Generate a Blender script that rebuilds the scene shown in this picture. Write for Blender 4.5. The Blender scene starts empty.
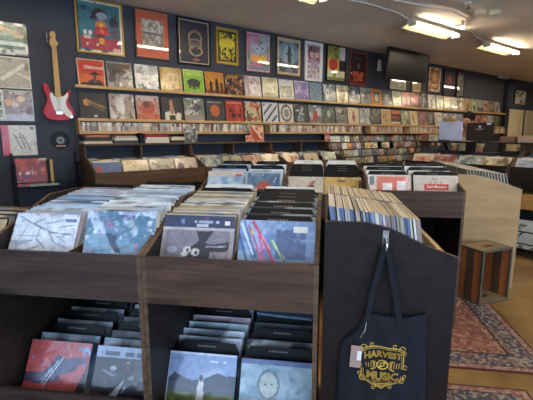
import bpy, bmesh, math, random
from mathutils import Vector, Matrix, Euler
random.seed(7)
PI = math.pi
SC = bpy.context.scene
COL = SC.collection
R = math.radians

# ------------------------------------------------------------------ frames
AZ = R(44)
UX, UY = math.cos(AZ), math.sin(AZ)          # "u": away from the camera along the record bins
VX, VY = math.sin(AZ), -math.cos(AZ)         # "v": to the right of it
def uv(u, v, z=0.0): return (u*UX + v*VX, u*UY + v*VY, z)
YAW_BIN = AZ - PI/2      # units whose fronts face the camera side
YAW_END = AZ             # units turned a quarter, fronts facing the right aisle
YAW_COUNTER = -PI/2

# ------------------------------------------------------------------ colour
def s2l(c): return c/12.92 if c <= 0.04045 else ((c+0.055)/1.055)**2.4
def hx(h):
    if not isinstance(h, str): return h
    return tuple(s2l(int(h[i:i+2], 16)/255) for i in (0, 2, 4))

# ------------------------------------------------------------------ materials
def newmat(name):
    m = bpy.data.materials.new(name); m.use_nodes = True
    nt = m.node_tree; b = nt.nodes['Principled BSDF']
    return m, nt, b
def plain(name, col, rough=0.6, metal=0.0, coat=0.0, noise=0.0, nscale=30, bump=0.0, spec=0.28):
    m, nt, b = newmat(name)
    c = hx(col)
    b.inputs['Base Color'].default_value = (*c, 1)
    b.inputs['Roughness'].default_value = rough
    b.inputs['Metallic'].default_value = metal
    b.inputs['Specular IOR Level'].default_value = spec
    b.inputs['Coat Weight'].default_value = coat
    if noise or bump:
        tc = nt.nodes.new('ShaderNodeTexCoord')
        n = nt.nodes.new('ShaderNodeTexNoise'); n.inputs['Scale'].default_value = nscale
        n.inputs['Detail'].default_value = 4
        nt.links.new(tc.outputs['Object'], n.inputs['Vector'])
        if noise:
            r = nt.nodes.new('ShaderNodeValToRGB')
            r.color_ramp.elements[0].position = 0.3; r.color_ramp.elements[1].position = 0.7
            r.color_ramp.elements[0].color = (*[x*(1-noise) for x in c], 1)
            r.color_ramp.elements[1].color = (*[min(1, x*(1+noise)) for x in c], 1)
            nt.links.new(n.outputs['Fac'], r.inputs['Fac'])
            nt.links.new(r.outputs['Color'], b.inputs['Base Color'])
        if bump:
            bp = nt.nodes.new('ShaderNodeBump'); bp.inputs['Strength'].default_value = bump
            bp.inputs['Distance'].default_value = 0.005
            nt.links.new(n.outputs['Fac'], bp.inputs['Height'])
            nt.links.new(bp.outputs['Normal'], b.inputs['Normal'])
    return m
def wood(name, c1, c2, scale=(1.2, 14, 14), rough=0.5, det=6):
    m, nt, b = newmat(name)
    tc = nt.nodes.new('ShaderNodeTexCoord')
    mp = nt.nodes.new('ShaderNodeMapping'); mp.inputs['Scale'].default_value = scale
    n = nt.nodes.new('ShaderNodeTexNoise'); n.inputs['Scale'].default_value = 1.6
    n.inputs['Detail'].default_value = det; n.inputs['Roughness'].default_value = 0.65
    n.inputs['Distortion'].default_value = 0.6
    r = nt.nodes.new('ShaderNodeValToRGB')
    r.color_ramp.elements[0].position = 0.32; r.color_ramp.elements[1].position = 0.68
    r.color_ramp.elements[0].color = (*hx(c1), 1); r.color_ramp.elements[1].color = (*hx(c2), 1)
    nt.links.new(tc.outputs['Object'], mp.inputs['Vector'])
    nt.links.new(mp.outputs['Vector'], n.inputs['Vector'])
    nt.links.new(n.outputs['Fac'], r.inputs['Fac'])
    nt.links.new(r.outputs['Color'], b.inputs['Base Color'])
    bp = nt.nodes.new('ShaderNodeBump'); bp.inputs['Strength'].default_value = 0.15
    bp.inputs['Distance'].default_value = 0.002
    nt.links.new(n.outputs['Fac'], bp.inputs['Height']); nt.links.new(bp.outputs['Normal'], b.inputs['Normal'])
    b.inputs['Roughness'].default_value = rough
    b.inputs['Specular IOR Level'].default_value = .22
    return m
def printed(name, rough=0.4, coat=0.0, coat_rough=0.08, wrinkle=0.0):
    m, nt, b = newmat(name)
    a = nt.nodes.new('ShaderNodeAttribute'); a.attribute_name = 'paint'
    nt.links.new(a.outputs['Color'], b.inputs['Base Color'])
    b.inputs['Roughness'].default_value = rough
    b.inputs['Coat Weight'].default_value = coat
    b.inputs['Coat Roughness'].default_value = coat_rough
    if wrinkle:
        tc = nt.nodes.new('ShaderNodeTexCoord')
        n = nt.nodes.new('ShaderNodeTexNoise'); n.inputs['Scale'].default_value = 9
        n.inputs['Distortion'].default_value = 1.5; n.inputs['Detail'].default_value = 1
        nt.links.new(tc.outputs['Object'], n.inputs['Vector'])
        bp = nt.nodes.new('ShaderNodeBump'); bp.inputs['Strength'].default_value = wrinkle
        bp.inputs['Distance'].default_value = 0.01
        nt.links.new(n.outputs['Fac'], bp.inputs['Height'])
        nt.links.new(bp.outputs['Normal'], b.inputs['Coat Normal'])
    return m
def emit(name, col, strength):
    m, nt, b = newmat(name)
    b.inputs['Base Color'].default_value = (*hx(col), 1)
    b.inputs['Emission Color'].default_value = (*hx(col), 1)
    b.inputs['Emission Strength'].default_value = strength
    return m

M = {}
M['wall'] = plain('navy_wall_paint', '3d4049', 0.6, noise=0.08, nscale=2.0, bump=0.05)
M['corner'] = plain('dark_post_paint', '2b2c33', 0.5)
M['plaster'] = plain('pale_plaster', '8f8a84', 0.8, noise=0.05, nscale=3)
M['ceiling'] = plain('beige_ceiling_paint', 'e2d8ca', 0.9, noise=0.10, nscale=1.3, bump=0.15)
M['dark_wood'] = wood('dark_stained_wood', '1b1513', '332924')
M['front_wood'] = wood('brown_stained_board', '271f1d', '524139')
M['panel_wood'] = wood('near_black_stained_panel', '17100f', '271d1b')
M['rim'] = wood('worn_wood_edge', '3f3026', '705642')
M['wall_wood'] = wood('lit_bin_board', '4d3a2c', '705844')  # bin wood in a lighter, warmer tone: lamp light put into the colour
M['mid_wood'] = wood('brown_bin_board', '33241c', '604738')
M['ledge'] = wood('pine_ledge', 'b08a58', 'd2ad78')
M['ply'] = wood('bare_plywood', 'ad8d60', 'c4a577', scale=(1.0, 1.0, 5))
M['black'] = plain('black_plastic', '101115', 0.4, spec=.2)
M['matte_black'] = plain('matte_black', '121216', 0.6)
M['blackmetal'] = plain('black_metal', '17171a', 0.4, metal=0.3)
M['white'] = plain('white_paint', 'e8e6e0', 0.5)
M['cream'] = plain('cream_door_paint', 'cfc4a8', 0.5)
M['chrome'] = plain('chrome', 'd0d0d0', 0.2, metal=1.0)
M['grey_metal'] = plain('galvanised_metal', '77746c', 0.45, metal=0.7, noise=0.15)
M['print'] = printed('printed_card', 0.5)
M['wrap'] = printed('shrink_wrapped_card', 0.45, coat=0.7, coat_rough=0.12, wrinkle=0.35)
M['wrap_dull'] = printed('sleeved_card', 0.5, coat=0.35, coat_rough=0.25, wrinkle=0.4)
M['glassprint'] = printed('print_behind_glass', 0.5, coat=1.0, coat_rough=0.02)
M['gold'] = plain('gold_frame', 'b98f3a', 0.4, metal=0.3)
M['bag'] = plain('navy_canvas', '1b1c22', 0.9, noise=0.12, nscale=120, bump=0.5)
M['goldink'] = plain('gold_ink', 'cfa544', 0.6)
M['kraft'] = plain('kraft_card', 'a98c7c', 0.8)
M['red_gloss'] = plain('red_lacquer', 'b00c20', 0.35, coat=0.08)
M['maple'] = wood('maple_neck', 'c49a5c', 'ddb87c', scale=(8, 8, 1))
M['tube'] = emit('fluorescent_tube', 'ffeccf', 44.0)
M['fixture'] = plain('white_enamel', 'cdc6a8', 0.5)
M['skin'] = plain('skin', 'b98468', 0.55)
M['hair'] = plain('dark_hair', '191514', 0.6)
M['shirt'] = plain('pale_shirt', 'c9c6b2', 0.8)
M['trouser'] = plain('dark_trousers', '23252c', 0.85)
M['glass'] = None
def glass():
    m, nt, b = newmat('window_glass')
    nt.nodes.remove(b)
    t = nt.nodes.new('ShaderNodeBsdfTransparent'); g = nt.nodes.new('ShaderNodeBsdfGlossy')
    g.inputs['Roughness'].default_value = 0.02
    fr = nt.nodes.new('ShaderNodeFresnel'); mx = nt.nodes.new('ShaderNodeMixShader')
    nt.links.new(fr.outputs[0], mx.inputs[0]); nt.links.new(t.outputs[0], mx.inputs[1]); nt.links.new(g.outputs[0], mx.inputs[2])
    nt.links.new(mx.outputs[0], nt.nodes['Material Output'].inputs[0])
    return m
M['glass'] = glass()

def floor_mat():
    m, nt, b = newmat('stained_concrete')
    tc = nt.nodes.new('ShaderNodeTexCoord')
    n = nt.nodes.new('ShaderNodeTexNoise'); n.inputs['Scale'].default_value = 1.7; n.inputs['Detail'].default_value = 7
    n.inputs['Distortion'].default_value = 0.8
    r = nt.nodes.new('ShaderNodeValToRGB')
    e = r.color_ramp.elements
    e[0].position = 0.3; e[0].color = (*hx('6c4e2a'), 1)
    e[1].position = 0.72; e[1].color = (*hx('b08c54'), 1)
    k = e.new(0.5); k.color = (*hx('8e6d3e'), 1)
    nt.links.new(tc.outputs['Object'], n.inputs['Vector']); nt.links.new(n.outputs['Fac'], r.inputs['Fac'])
    nt.links.new(r.outputs['Color'], b.inputs['Base Color'])
    b.inputs['Roughness'].default_value = 0.32
    return m
M['floor'] = floor_mat()

# ------------------------------------------------------------------ mesh builder
class MB:
    def __init__(s): s.v = []; s.f = []; s.m = []
    def quad(s, pts, mi=0):
        i = len(s.v); s.v += [tuple(p) for p in pts]; s.f.append(tuple(range(i, i+len(pts)))); s.m.append(mi)
    def box(s, x0, y0, z0, x1, y1, z1, mi=0):
        i = len(s.v)
        s.v += [(x0,y0,z0),(x1,y0,z0),(x1,y1,z0),(x0,y1,z0),(x0,y0,z1),(x1,y0,z1),(x1,y1,z1),(x0,y1,z1)]
        for f in ((0,3,2,1),(4,5,6,7),(0,1,5,4),(1,2,6,5),(2,3,7,6),(3,0,4,7)):
            s.f.append(tuple(i+k for k in f)); s.m.append(mi)
        return s
    def prism(s, pts, a0, a1, axis='x', mi=0, rim=None):
        # pts: polygon in the other two axes (counter-clockwise), extruded along axis from a0 to a1
        rim = mi if rim is None else rim
        def P(a, p):
            if axis == 'x': return (a, p[0], p[1])
            if axis == 'y': return (p[0], a, p[1])
            return (p[0], p[1], a)
        i = len(s.v); n = len(pts)
        s.v += [P(a0, p) for p in pts] + [P(a1, p) for p in pts]
        s.f.append(tuple(range(i, i+n))); s.m.append(mi)
        s.f.append(tuple(range(i+2*n-1, i+n-1, -1))); s.m.append(mi)
        for k in range(n):
            j = (k+1) % n
            s.f.append((i+k, i+n+k, i+n+j, i+j)); s.m.append(rim)
        return s
    def tube(s, pts, r, n=8, mi=0, cap=True):
        pts = [Vector(p) for p in pts]; i0 = len(s.v)
        rr = r if isinstance(r, (list, tuple)) else [r]*len(pts)
        for k, p in enumerate(pts):
            d = (pts[min(k+1, len(pts)-1)] - pts[max(k-1, 0)]).normalized()
            a = Vector((0,0,1)) if abs(d.z) < 0.9 else Vector((1,0,0))
            x = d.cross(a).normalized(); y = d.cross(x)
            for q in range(n):
                t = 2*PI*q/n
                s.v.append(tuple(p + x*math.cos(t)*rr[k] + y*math.sin(t)*rr[k]))
        for k in range(len(pts)-1):
            for q in range(n):
                a = i0+k*n+q; b = i0+k*n+(q+1) % n
                s.f.append((a, b, b+n, a+n)); s.m.append(mi)
        if cap:
            s.f.append(tuple(range(i0, i0+n))[::-1]); s.m.append(mi)
            e = i0+(len(pts)-1)*n
            s.f.append(tuple(range(e, e+n))); s.m.append(mi)
        return s
    def bar(s, p0, p1, r, n=8, mi=0): return s.tube([p0, p1], r, n, mi)
    def ribbon(s, pts, w, t, side, mi=0):
        # flat strip through pts; side = unit vector across the width
        side = Vector(side); i0 = len(s.v); pts = [Vector(p) for p in pts]
        for k, p in enumerate(pts):
            d = (pts[min(k+1, len(pts)-1)] - pts[max(k-1, 0)]).normalized()
            nn = d.cross(side).normalized()
            for a, b in ((-.5,-.5),(.5,-.5),(.5,.5),(-.5,.5)): s.v.append(tuple(p+side*w*a+nn*t*b))
        for k in range(len(pts)-1):
            for q in range(4):
                a = i0+k*4+q; b = i0+k*4+(q+1) % 4
                s.f.append((a, b, b+4, a+4)); s.m.append(mi)
        s.f.append((i0+3,i0+2,i0+1,i0)); s.m.append(mi)
        e = i0+(len(pts)-1)*4; s.f.append((e,e+1,e+2,e+3)); s.m.append(mi)
        return s
    def lathe(s, prof, c=(0,0,0), axis='z', n=24, mi=0):
        i0 = len(s.v)
        for r_, h in prof:
            for q in range(n):
                t = 2*PI*q/n; a, b = r_*math.cos(t), r_*math.sin(t)
                p = (a, b, h) if axis == 'z' else ((a, h, b) if axis == 'y' else (h, a, b))
                s.v.append((c[0]+p[0], c[1]+p[1], c[2]+p[2]))
        for k in range(len(prof)-1):
            for q in range(n):
                a = i0+k*n+q; b = i0+k*n+(q+1) % n
                s.f.append((a, b, b+n, a+n)); s.m.append(mi)
        s.f.append(tuple(range(i0, i0+n))[::-1]); s.m.append(mi)
        e = i0+(len(prof)-1)*n
        s.f.append(tuple(range(e, e+n))); s.m.append(mi)
        return s
    def mesh(s, name, mats, smooth=False, fix=True):
        me = bpy.data.meshes.new(name); me.from_pydata(s.v, [], s.f)
        mats = mats if isinstance(mats, (list, tuple)) else [mats]
        for m in mats: me.materials.append(M[m] if isinstance(m, str) else m)
        for p, mi in zip(me.polygons, s.m): p.material_index = mi; p.use_smooth = smooth
        if fix:
            bm = bmesh.new(); bm.from_mesh(me); bmesh.ops.recalc_face_normals(bm, faces=bm.faces); bm.to_mesh(me); bm.free()
        me.update(); return me
    def build(s, name, mats, parent=None, loc=(0,0,0), rot=(0,0,0), smooth=False, bevel=0, fix=True):
        return link(name, s.mesh(name, mats, smooth, fix), parent, loc, rot, bevel)

def link(name, me, parent=None, loc=(0,0,0), rot=(0,0,0), bevel=0):
    o = bpy.data.objects.new(name, me); COL.objects.link(o)
    if parent: o.parent = parent
    o.location = loc; o.rotation_euler = rot
    if bevel:
        b = o.modifiers.new('bevel', 'BEVEL'); b.width = bevel; b.segments = 2; b.limit_method = 'ANGLE'
    return o
def tag(o, label=None, cat=None, group=None, kind=None):
    if label: o['label'] = label
    if cat: o['category'] = cat
    if group: o['group'] = group
    if kind: o['kind'] = kind
    return o
def thing(name, label, cat, loc=(0,0,0), rz=0.0, group=None, rot=None):
    o = bpy.data.objects.new(name, None); COL.objects.link(o)
    o.empty_display_size = 0.05
    o.location = loc; o.rotation_euler = rot if rot else (0, 0, rz)
    return tag(o, label, cat, group)
def struct(name, mb, m, **k): return tag(mb.build(name, m, **k), kind='structure')
def at(root_loc, yaw, x, y, z):
    c, s = math.cos(yaw), math.sin(yaw)
    return (root_loc[0]+c*x-s*y, root_loc[1]+s*x+c*y, root_loc[2]+z)

def text_mesh(body, size, bold=0.0, extrude=0.0004, align='CENTER', spacing=1.0):
    cu = bpy.data.curves.new('lettering', 'FONT'); cu.body = body; cu.size = size
    cu.align_x = align; cu.align_y = 'CENTER'; cu.offset = bold; cu.extrude = extrude
    cu.space_character = spacing; cu.resolution_u = 3
    o = bpy.data.objects.new('lettering', cu); COL.objects.link(o)
    dg = bpy.context.evaluated_depsgraph_get(); dg.update()
    me = bpy.data.meshes.new_from_object(o.evaluated_get(dg))
    bpy.data.objects.remove(o); bpy.data.curves.remove(cu)
    return me
def lettering(name, body, size, mat, parent, loc, bold=0.0, spacing=1.0, rot=(PI/2,0,0), label=None, align='CENTER'):
    me = text_mesh(body, size, bold, spacing=spacing, align=align); me.materials.clear(); me.materials.append(M[mat])
    o = link(name, me, parent, loc, rot)
    if label: o['label'] = label
    return o

# ------------------------------------------------------------------ painting printed covers
def _h(i, j, s):
    n = (i*374761393 + j*668265263 + s*1274126177) & 0xffffffff
    n = ((n ^ (n >> 13))*1103515245) & 0xffffffff
    return ((n ^ (n >> 16)) & 0xffff)/65535.0
def vnoise(x, y, s):
    i, j = math.floor(x), math.floor(y); a, b = x-i, y-j
    a = a*a*(3-2*a); b = b*b*(3-2*b)
    return ((_h(i,j,s)*(1-a)+_h(i+1,j,s)*a)*(1-b) + (_h(i,j+1,s)*(1-a)+_h(i+1,j+1,s)*a)*b)
def inpoly(x, y, P):
    r = False; j = len(P)-1
    for i in range(len(P)):
        xi, yi = P[i]; xj, yj = P[j]
        if (yi > y) != (yj > y) and x < (xj-xi)*(y-yi)/(yj-yi)+xi: r = not r
        j = i
    return r
def art(bg, ops=(), seed=1):
    bg = hx(bg); O = []
    for o in ops:
        o = list(o)
        if o[0] != 'n': o[-1] = hx(o[-1])
        O.append(o)
    def f(x, y):
        c = bg
        for o in O:
            k = o[0]
            if k == 'r':
                if o[1] <= x <= o[3] and o[2] <= y <= o[4]: c = o[-1]
            elif k == 'e':
                if ((x-o[1])/o[3])**2+((y-o[2])/o[4])**2 <= 1: c = o[-1]
            elif k == 'o':
                d = math.sqrt(((x-o[1])/o[3])**2+((y-o[2])/o[4])**2)
                if abs(d-1) <= o[5]: c = o[-1]
            elif k == 'p':
                if inpoly(x, y, o[1]): c = o[-1]
            elif k == 'l':
                ax, ay, bx_, by = o[1:5]; dx, dy = bx_-ax, by-ay
                t = max(0, min(1, ((x-ax)*dx+(y-ay)*dy)/(dx*dx+dy*dy+1e-9)))
                if (x-ax-t*dx)**2+(y-ay-t*dy)**2 <= o[5]**2: c = o[-1]
            elif k == 'b':      # blotches: scale, threshold
                q = .6*vnoise(x*o[1], y*o[1], seed+o[3])+.27*vnoise(x*o[1]*2.3+7, y*o[1]*2.3, seed+o[3]+5)+.13*vnoise(x*o[1]*5.1, y*o[1]*5.1+3, seed+o[3]+9)
                q = .88*max(0.0, min(1.0, (q-o[2]*.75-.115)/.13)); q = q*q*(3-2*q)
                d = o[-1]; c = (c[0]+(d[0]-c[0])*q, c[1]+(d[1]-c[1])*q, c[2]+(d[2]-c[2])*q)
            elif k == 'B':      # blotches inside a rectangle
                if o[1] <= x <= o[3] and o[2] <= y <= o[4]:
                    q = .65*vnoise(x*o[5], y*o[5], seed+o[7])+.35*vnoise(x*o[5]*2.3+7, y*o[5]*2.3, seed+o[7]+5)
                    if q > o[6]: c = o[-1]
            elif k == 's':      # diagonal stripes: freq, angle, duty
                t = (x*math.cos(o[2])+y*math.sin(o[2]))*o[1]
                if t-math.floor(t) < o[3]: c = o[-1]
            elif k == 'm':      # border margin
                if min(x, y, 1-x, 1-y) < o[1]: c = o[-1]
            elif k == 'w':      # line of wavering marks like small print: y0, y1, x0, x1, freq
                if o[2] >= y >= o[1] and o[3] <= x <= o[4] and _h(int(x*o[5]), int(o[1]*97), seed) > 0.35: c = o[-1]
            elif k == 'n':
                a = 1+o[2]*(vnoise(x*o[1], y*o[1], seed+91)*2-1); c = (c[0]*a, c[1]*a, c[2]*a)
        a = 1+.17*(vnoise(x*21, y*21, seed+44)*2-1)
        return (c[0]*a, c[1]*a, c[2]*a)
    return f
def cover_mesh(name, fn, w=0.315, h=0.315, th=0.004, n=14, edge='d8d6cf', back='8c8a86', mat='wrap', hn=None):
    """a printed card: painted face looks to -Y, origin at the middle of its lower edge"""
    nx = n; ny = hn or max(2, round(n*h/w))
    v = []; c = []; f = []
    for j in range(ny+1):
        for i in range(nx+1):
            x, y = i/nx, j/ny
            v.append((-w/2+w*x, 0, h*y)); c.append(fn(min(.999,max(.001,x)), min(.999,max(.001,y))))
    for j in range(ny):
        for i in range(nx):
            a = j*(nx+1)+i; f.append((a, a+1, a+nx+2, a+nx+1))
    def q(pts, col):
        i = len(v); v.extend(pts); c.extend([hx(col)]*4); f.append((i, i+1, i+2, i+3))
    x0, x1 = -w/2, w/2
    q([(x0,0,h),(x1,0,h),(x1,th,h),(x0,th,h)], edge)
    q([(x0,th,0),(x1,th,0),(x1,0,0),(x0,0,0)], edge)
    q([(x1,0,0),(x1,th,0),(x1,th,h),(x1,0,h)], edge)
    q([(x0,th,0),(x0,0,0),(x0,0,h),(x0,th,h)], edge)
    q([(x1,th,0),(x0,th,0),(x0,th,h),(x1,th,h)], back)
    me = bpy.data.meshes.new(name); me.from_pydata(v, [], f); me.materials.append(M[mat])
    at_ = me.attributes.new('paint', 'FLOAT_COLOR', 'POINT')
    buf = []
    for k in c: buf += [k[0], k[1], k[2], 1.0]
    at_.data.foreach_set('color', buf)
    me.update(); return me
PAL = {
 'pale grey': ('b9b8b2', '6d6a66', 'e4e1da'), 'silver grey': ('a5a7aa', '52565c', 'd9dadd'),
 'cream': ('d6c8a4', '8d6a49', 'efe6cf'), 'tan': ('b99868', '6b4a30', 'dcc59a'),
 'pale green': ('b3bd9c', '5e7058', 'dfe3cb'), 'dusty pink': ('c79a8e', '7a4a48', 'e6cfc4'),
 'rose': ('b5706a', '5f2f34', 'ddb2a4'), 'dark grey': ('4a4b4d', '1f2022', '8b8b88'),
 'pale blue': ('a9bccb', '55708a', 'dfe8ee'), 'lilac': ('a89bb8', '5b4a78', 'd8d0e0'),
 'brown': ('7b5a40', '38261b', 'b59a78'), 'orange': ('c8702f', '6b3216', 'e8b070'),
 'olive': ('7d7b52', '3b3b26', 'b9b68c'), 'off-white': ('d8d4c8', '8a8478', 'f0ede4'),
 'teal': ('5d8588', '284448', 'a8c4c2'), 'blue': ('4a6c92', '20344f', '98b4cf'),
 'red': ('a83a2c', '4c1712', 'd88a6a'), 'black': ('232326', '0f0f11', '77757a'),
 'yellow': ('c9a63f', '6b5318', 'ebd88a'), 'white': ('dfe2e4', '9aa2a8', 'f5f6f7'),
}
def randart(col, seed):
    rnd = random.Random(seed); a, b, c = PAL[col]; k = seed % 5; ops = []
    if k == 0: ops = [('b', 3.3, .55, 1, b), ('b', 5.1, .66, 2, c), ('r', .1, .84, .7, .92, c)]
    if k == 1: ops = [('e', .5, .42, .22, .32, b), ('e', .5, .62, .12, .14, c), ('r', .15, .86, .85, .93, b)]
    if k == 2: ops = [('m', .08, c), ('b', 4.2, .58, 3, b), ('e', .5, .5, .16, .2, c)]
    if k == 3: ops = [('r', 0, 0, 1, .38, b), ('b', 6, .68, 4, c), ('r', .1, .78, .6, .86, c)]
    if k == 4: ops = [('p', [(.25,0),(.38,.7),(.55,.75),(.8,0)], b), ('e', .46, .78, .09, .11, c), ('r', .55, .1, .92, .2, c)]
    ops.append(('n', 6, .25))
    return art(a, ops, seed)

# ================================================================== ROOM
XL, XR, YF, YB, HC = -3.0, 16.0, -3.2, 5.0, 2.94
struct('floor', MB().box(XL, YF, -0.05, XR, YB, 0), 'floor')
struct('ceiling', MB().box(XL, YF, HC, XR, YB, HC+0.05), 'ceiling')
# back wall with two door openings at the far right end
bw = MB()
bw.box(XL, YB, 0, 12.50, YB+0.12, HC); bw.box(12.50, YB, 2.12, 16, YB+0.12, HC)
bw.box(13.47, YB, 0, 13.62, YB+0.12, 2.12); bw.box(14.6, YB, 0, 16, YB+0.12, 2.12)
struct('wall_back', bw, 'wall')
struct('trim_1', MB().box(12.02, YB-0.10, 0, 12.16, YB, HC), 'corner')
for i, x0 in enumerate((12.50, 13.62)):
    o = struct(f'door_{i+1}', MB().box(x0, YB+.02, 0, x0+.97, YB+.06, 2.12), 'cream')
    MB().box(x0, YB-.015, 0, x0+.05, YB+.02, 2.12).box(x0+.92, YB-.015, 0, x0+.97, YB+.02, 2.12).box(x0+.05, YB-.015, 2.07, x0+.92, YB+.02, 2.12).build('door_frame', 'cream', o)
    MB().lathe([(.012,-.0),(.012,-.04),(.028,-.05),(.028,-.075),(.01,-.08)], (x0+.86, YB+.02, 1.0), 'y', 16).build('door_handle', 'chrome', o, smooth=True)
struct('wall_right', MB().box(XR, YF, 0, XR+.12, YB, HC), 'wall')
# shop-front windows behind the photographer
def window_wall(name, wname, along, fixed, a0, a1, w0, w1, z0, z1, out):
    mb = MB()
    def bx(p, q, za, zb, d0=0, d1=.12, m=mb, mi=0):
        f0, f1 = (fixed+out*d0, fixed+out*d1); f0, f1 = min(f0,f1), max(f0,f1)
        if along == 'x': m.box(p, f0, za, q, f1, zb, mi)
        else: m.box(f0, p, za, f1, q, zb, mi)
    bx(a0, w0, 0, HC); bx(w1, a1, 0, HC); bx(w0, w1, 0, z0); bx(w0, w1, z1, HC)
    struct(name, mb, 'plaster')
    fr = MB(); n = 3
    for k in range(n+1):
        p = w0+(w1-w0)*k/n; p0 = max(w0, p-.03); p1 = min(w1, p+.03); bx(p0, p1, z0, z1, .03, .09, fr)
    bx(w0, w1, z0, z0+.05, .031, .089, fr); bx(w0, w1, z1-.05, z1, .031, .089, fr)
    o = struct(wname, fr, 'matte_black')
    g = MB(); bx(w0, w1, z0+.05, z1-.05, .055, .06, g); g.build('window_glass', 'glass', o)
window_wall('wall_front', 'window_1', 'x', YF, XL, XR, -2.6, 5.2, .35, 2.6, -1)
window_wall('wall_left', 'window_2', 'y', XL, YF, YB, -2.7, 1.6, .35, 2.6, -1)
struct('baseboard_back', MB().box(XL, YB-.015, 0, 12.0, YB, .1), 'corner')

# ================================================================== LEDGES ON THE BACK WALL
X0, X1 = 1.10, 12.0
for nm, z, lab in (('picture_ledge', 1.95, 'long pine ledge, the upper one, under the higher row of covers'),
                   ('picture_ledge', 1.585, 'long pine ledge, the lower one, right above the small spines')):
    t = thing(nm, lab, 'shelf', (0, YB, z))
    MB().box(X0, -.10, 0, X1, 0, .022).build('board', 'ledge', t)
    MB().box(X0, -.11, 0, X1, -.10, .032).build('front_lip', 'ledge', t)
CDSEG = [(1.10, 3.50), (3.80, 5.94), (6.20, 7.22), (7.47, 8.79), (9.0, 12.0)]
seglab = ['narrow pine shelf of small spines nearest the guitar', 'narrow pine shelf of small spines above the wooden hutch and clear of the red poster',
          'short narrow pine shelf of small spines below the television', 'narrow pine shelf of small spines left of the pale monitor', 'narrow pine shelf of small spines behind the clerk']
for (a, b), lab in zip(CDSEG, seglab):
    t = thing('spine_shelf', lab, 'shelf', (a, YB, 1.44))
    MB().box(0, -.14, 0, b-a, 0, .018).build('board', 'ledge', t)
    MB().box(0, -.148, 0, b-a, -.14, .032).build('front_lip', 'ledge', t)
    MB().box(0, -.14, .018, .012, 0, .144).build('end_block', 'ledge', t); MB().box(b-a-.012, -.14, .018, b-a, 0, .144).build('end_block', 'ledge', t)

# cassettes / discs standing spine out
spc = ['e2dac2','b0a894','7d7a76','cc9070','f0ebda','a0ab9f','b97d62','e4dab6','86665a','c8c6bc','5a5c64','dcc090','b2bec0','ece6d2','a05850']
sp_mesh = []
for i, c in enumerate(spc):
    sp_mesh.append(cover_mesh('small_case', art(c, [('r', 0, .72, 1, .86, spc[(i+4) % 15]), ('r', .2, .1, .8, .6, spc[(i+9) % 15]), ('n', 3, .2)], i),
                              .0215, .113, .12, n=2, hn=9, edge=c, mat='print'))
cnt = 0
for k, (a, b) in enumerate(CDSEG[:4]):
    x = a+.028
    while x < b-.025:
        if random.random() > .04:
            o = link('small_case', random.choice(sp_mesh), None, (x, YB-.132, 1.4585))
            tag(o, ['small boxed tape spine on the narrow shelf nearest the guitar', 'small boxed tape spine on the narrow shelf above the wooden hutch',
                    'small boxed tape spine on the short shelf below the television', 'small boxed tape spine on the shelf left of the pale monitor'][k],
                'tape', ['tape spines nearest the guitar', 'tape spines above the hutch', 'tape spines below the television', 'tape spines left of the pale monitor'][k])
            cnt += 1
        x += .0245
a, b = CDSEG[4]
v = []; cc = []; f = []
x = a+.03
while x < b-.02:
    c = hx(random.choice(spc)); i = len(v); x1 = x+.0185
    v += [(x,0,0),(x1,0,0),(x1,0,.11),(x,0,.11),(x,.12,0),(x1,.12,0),(x1,.12,.11),(x,.12,.11)]; cc += [c]*8
    f += [tuple(i+q for q in p) for p in ((0,1,2,3),(3,2,6,7),(1,5,6,2),(4,0,3,7))]
    x += .0245
me = bpy.data.meshes.new('small_cases'); me.from_pydata(v, [], f); me.materials.append(M['print'])
aa = me.attributes.new('paint', 'FLOAT_COLOR', 'POINT'); aa.data.foreach_set('color', [q for c in cc for q in (*c, 1.0)])
tag(link('small_cases', me, None, (0, YB-.132, 1.4585)), 'far run of small tape spines behind the clerk and dark monitor', 'tape', kind='stuff')

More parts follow.
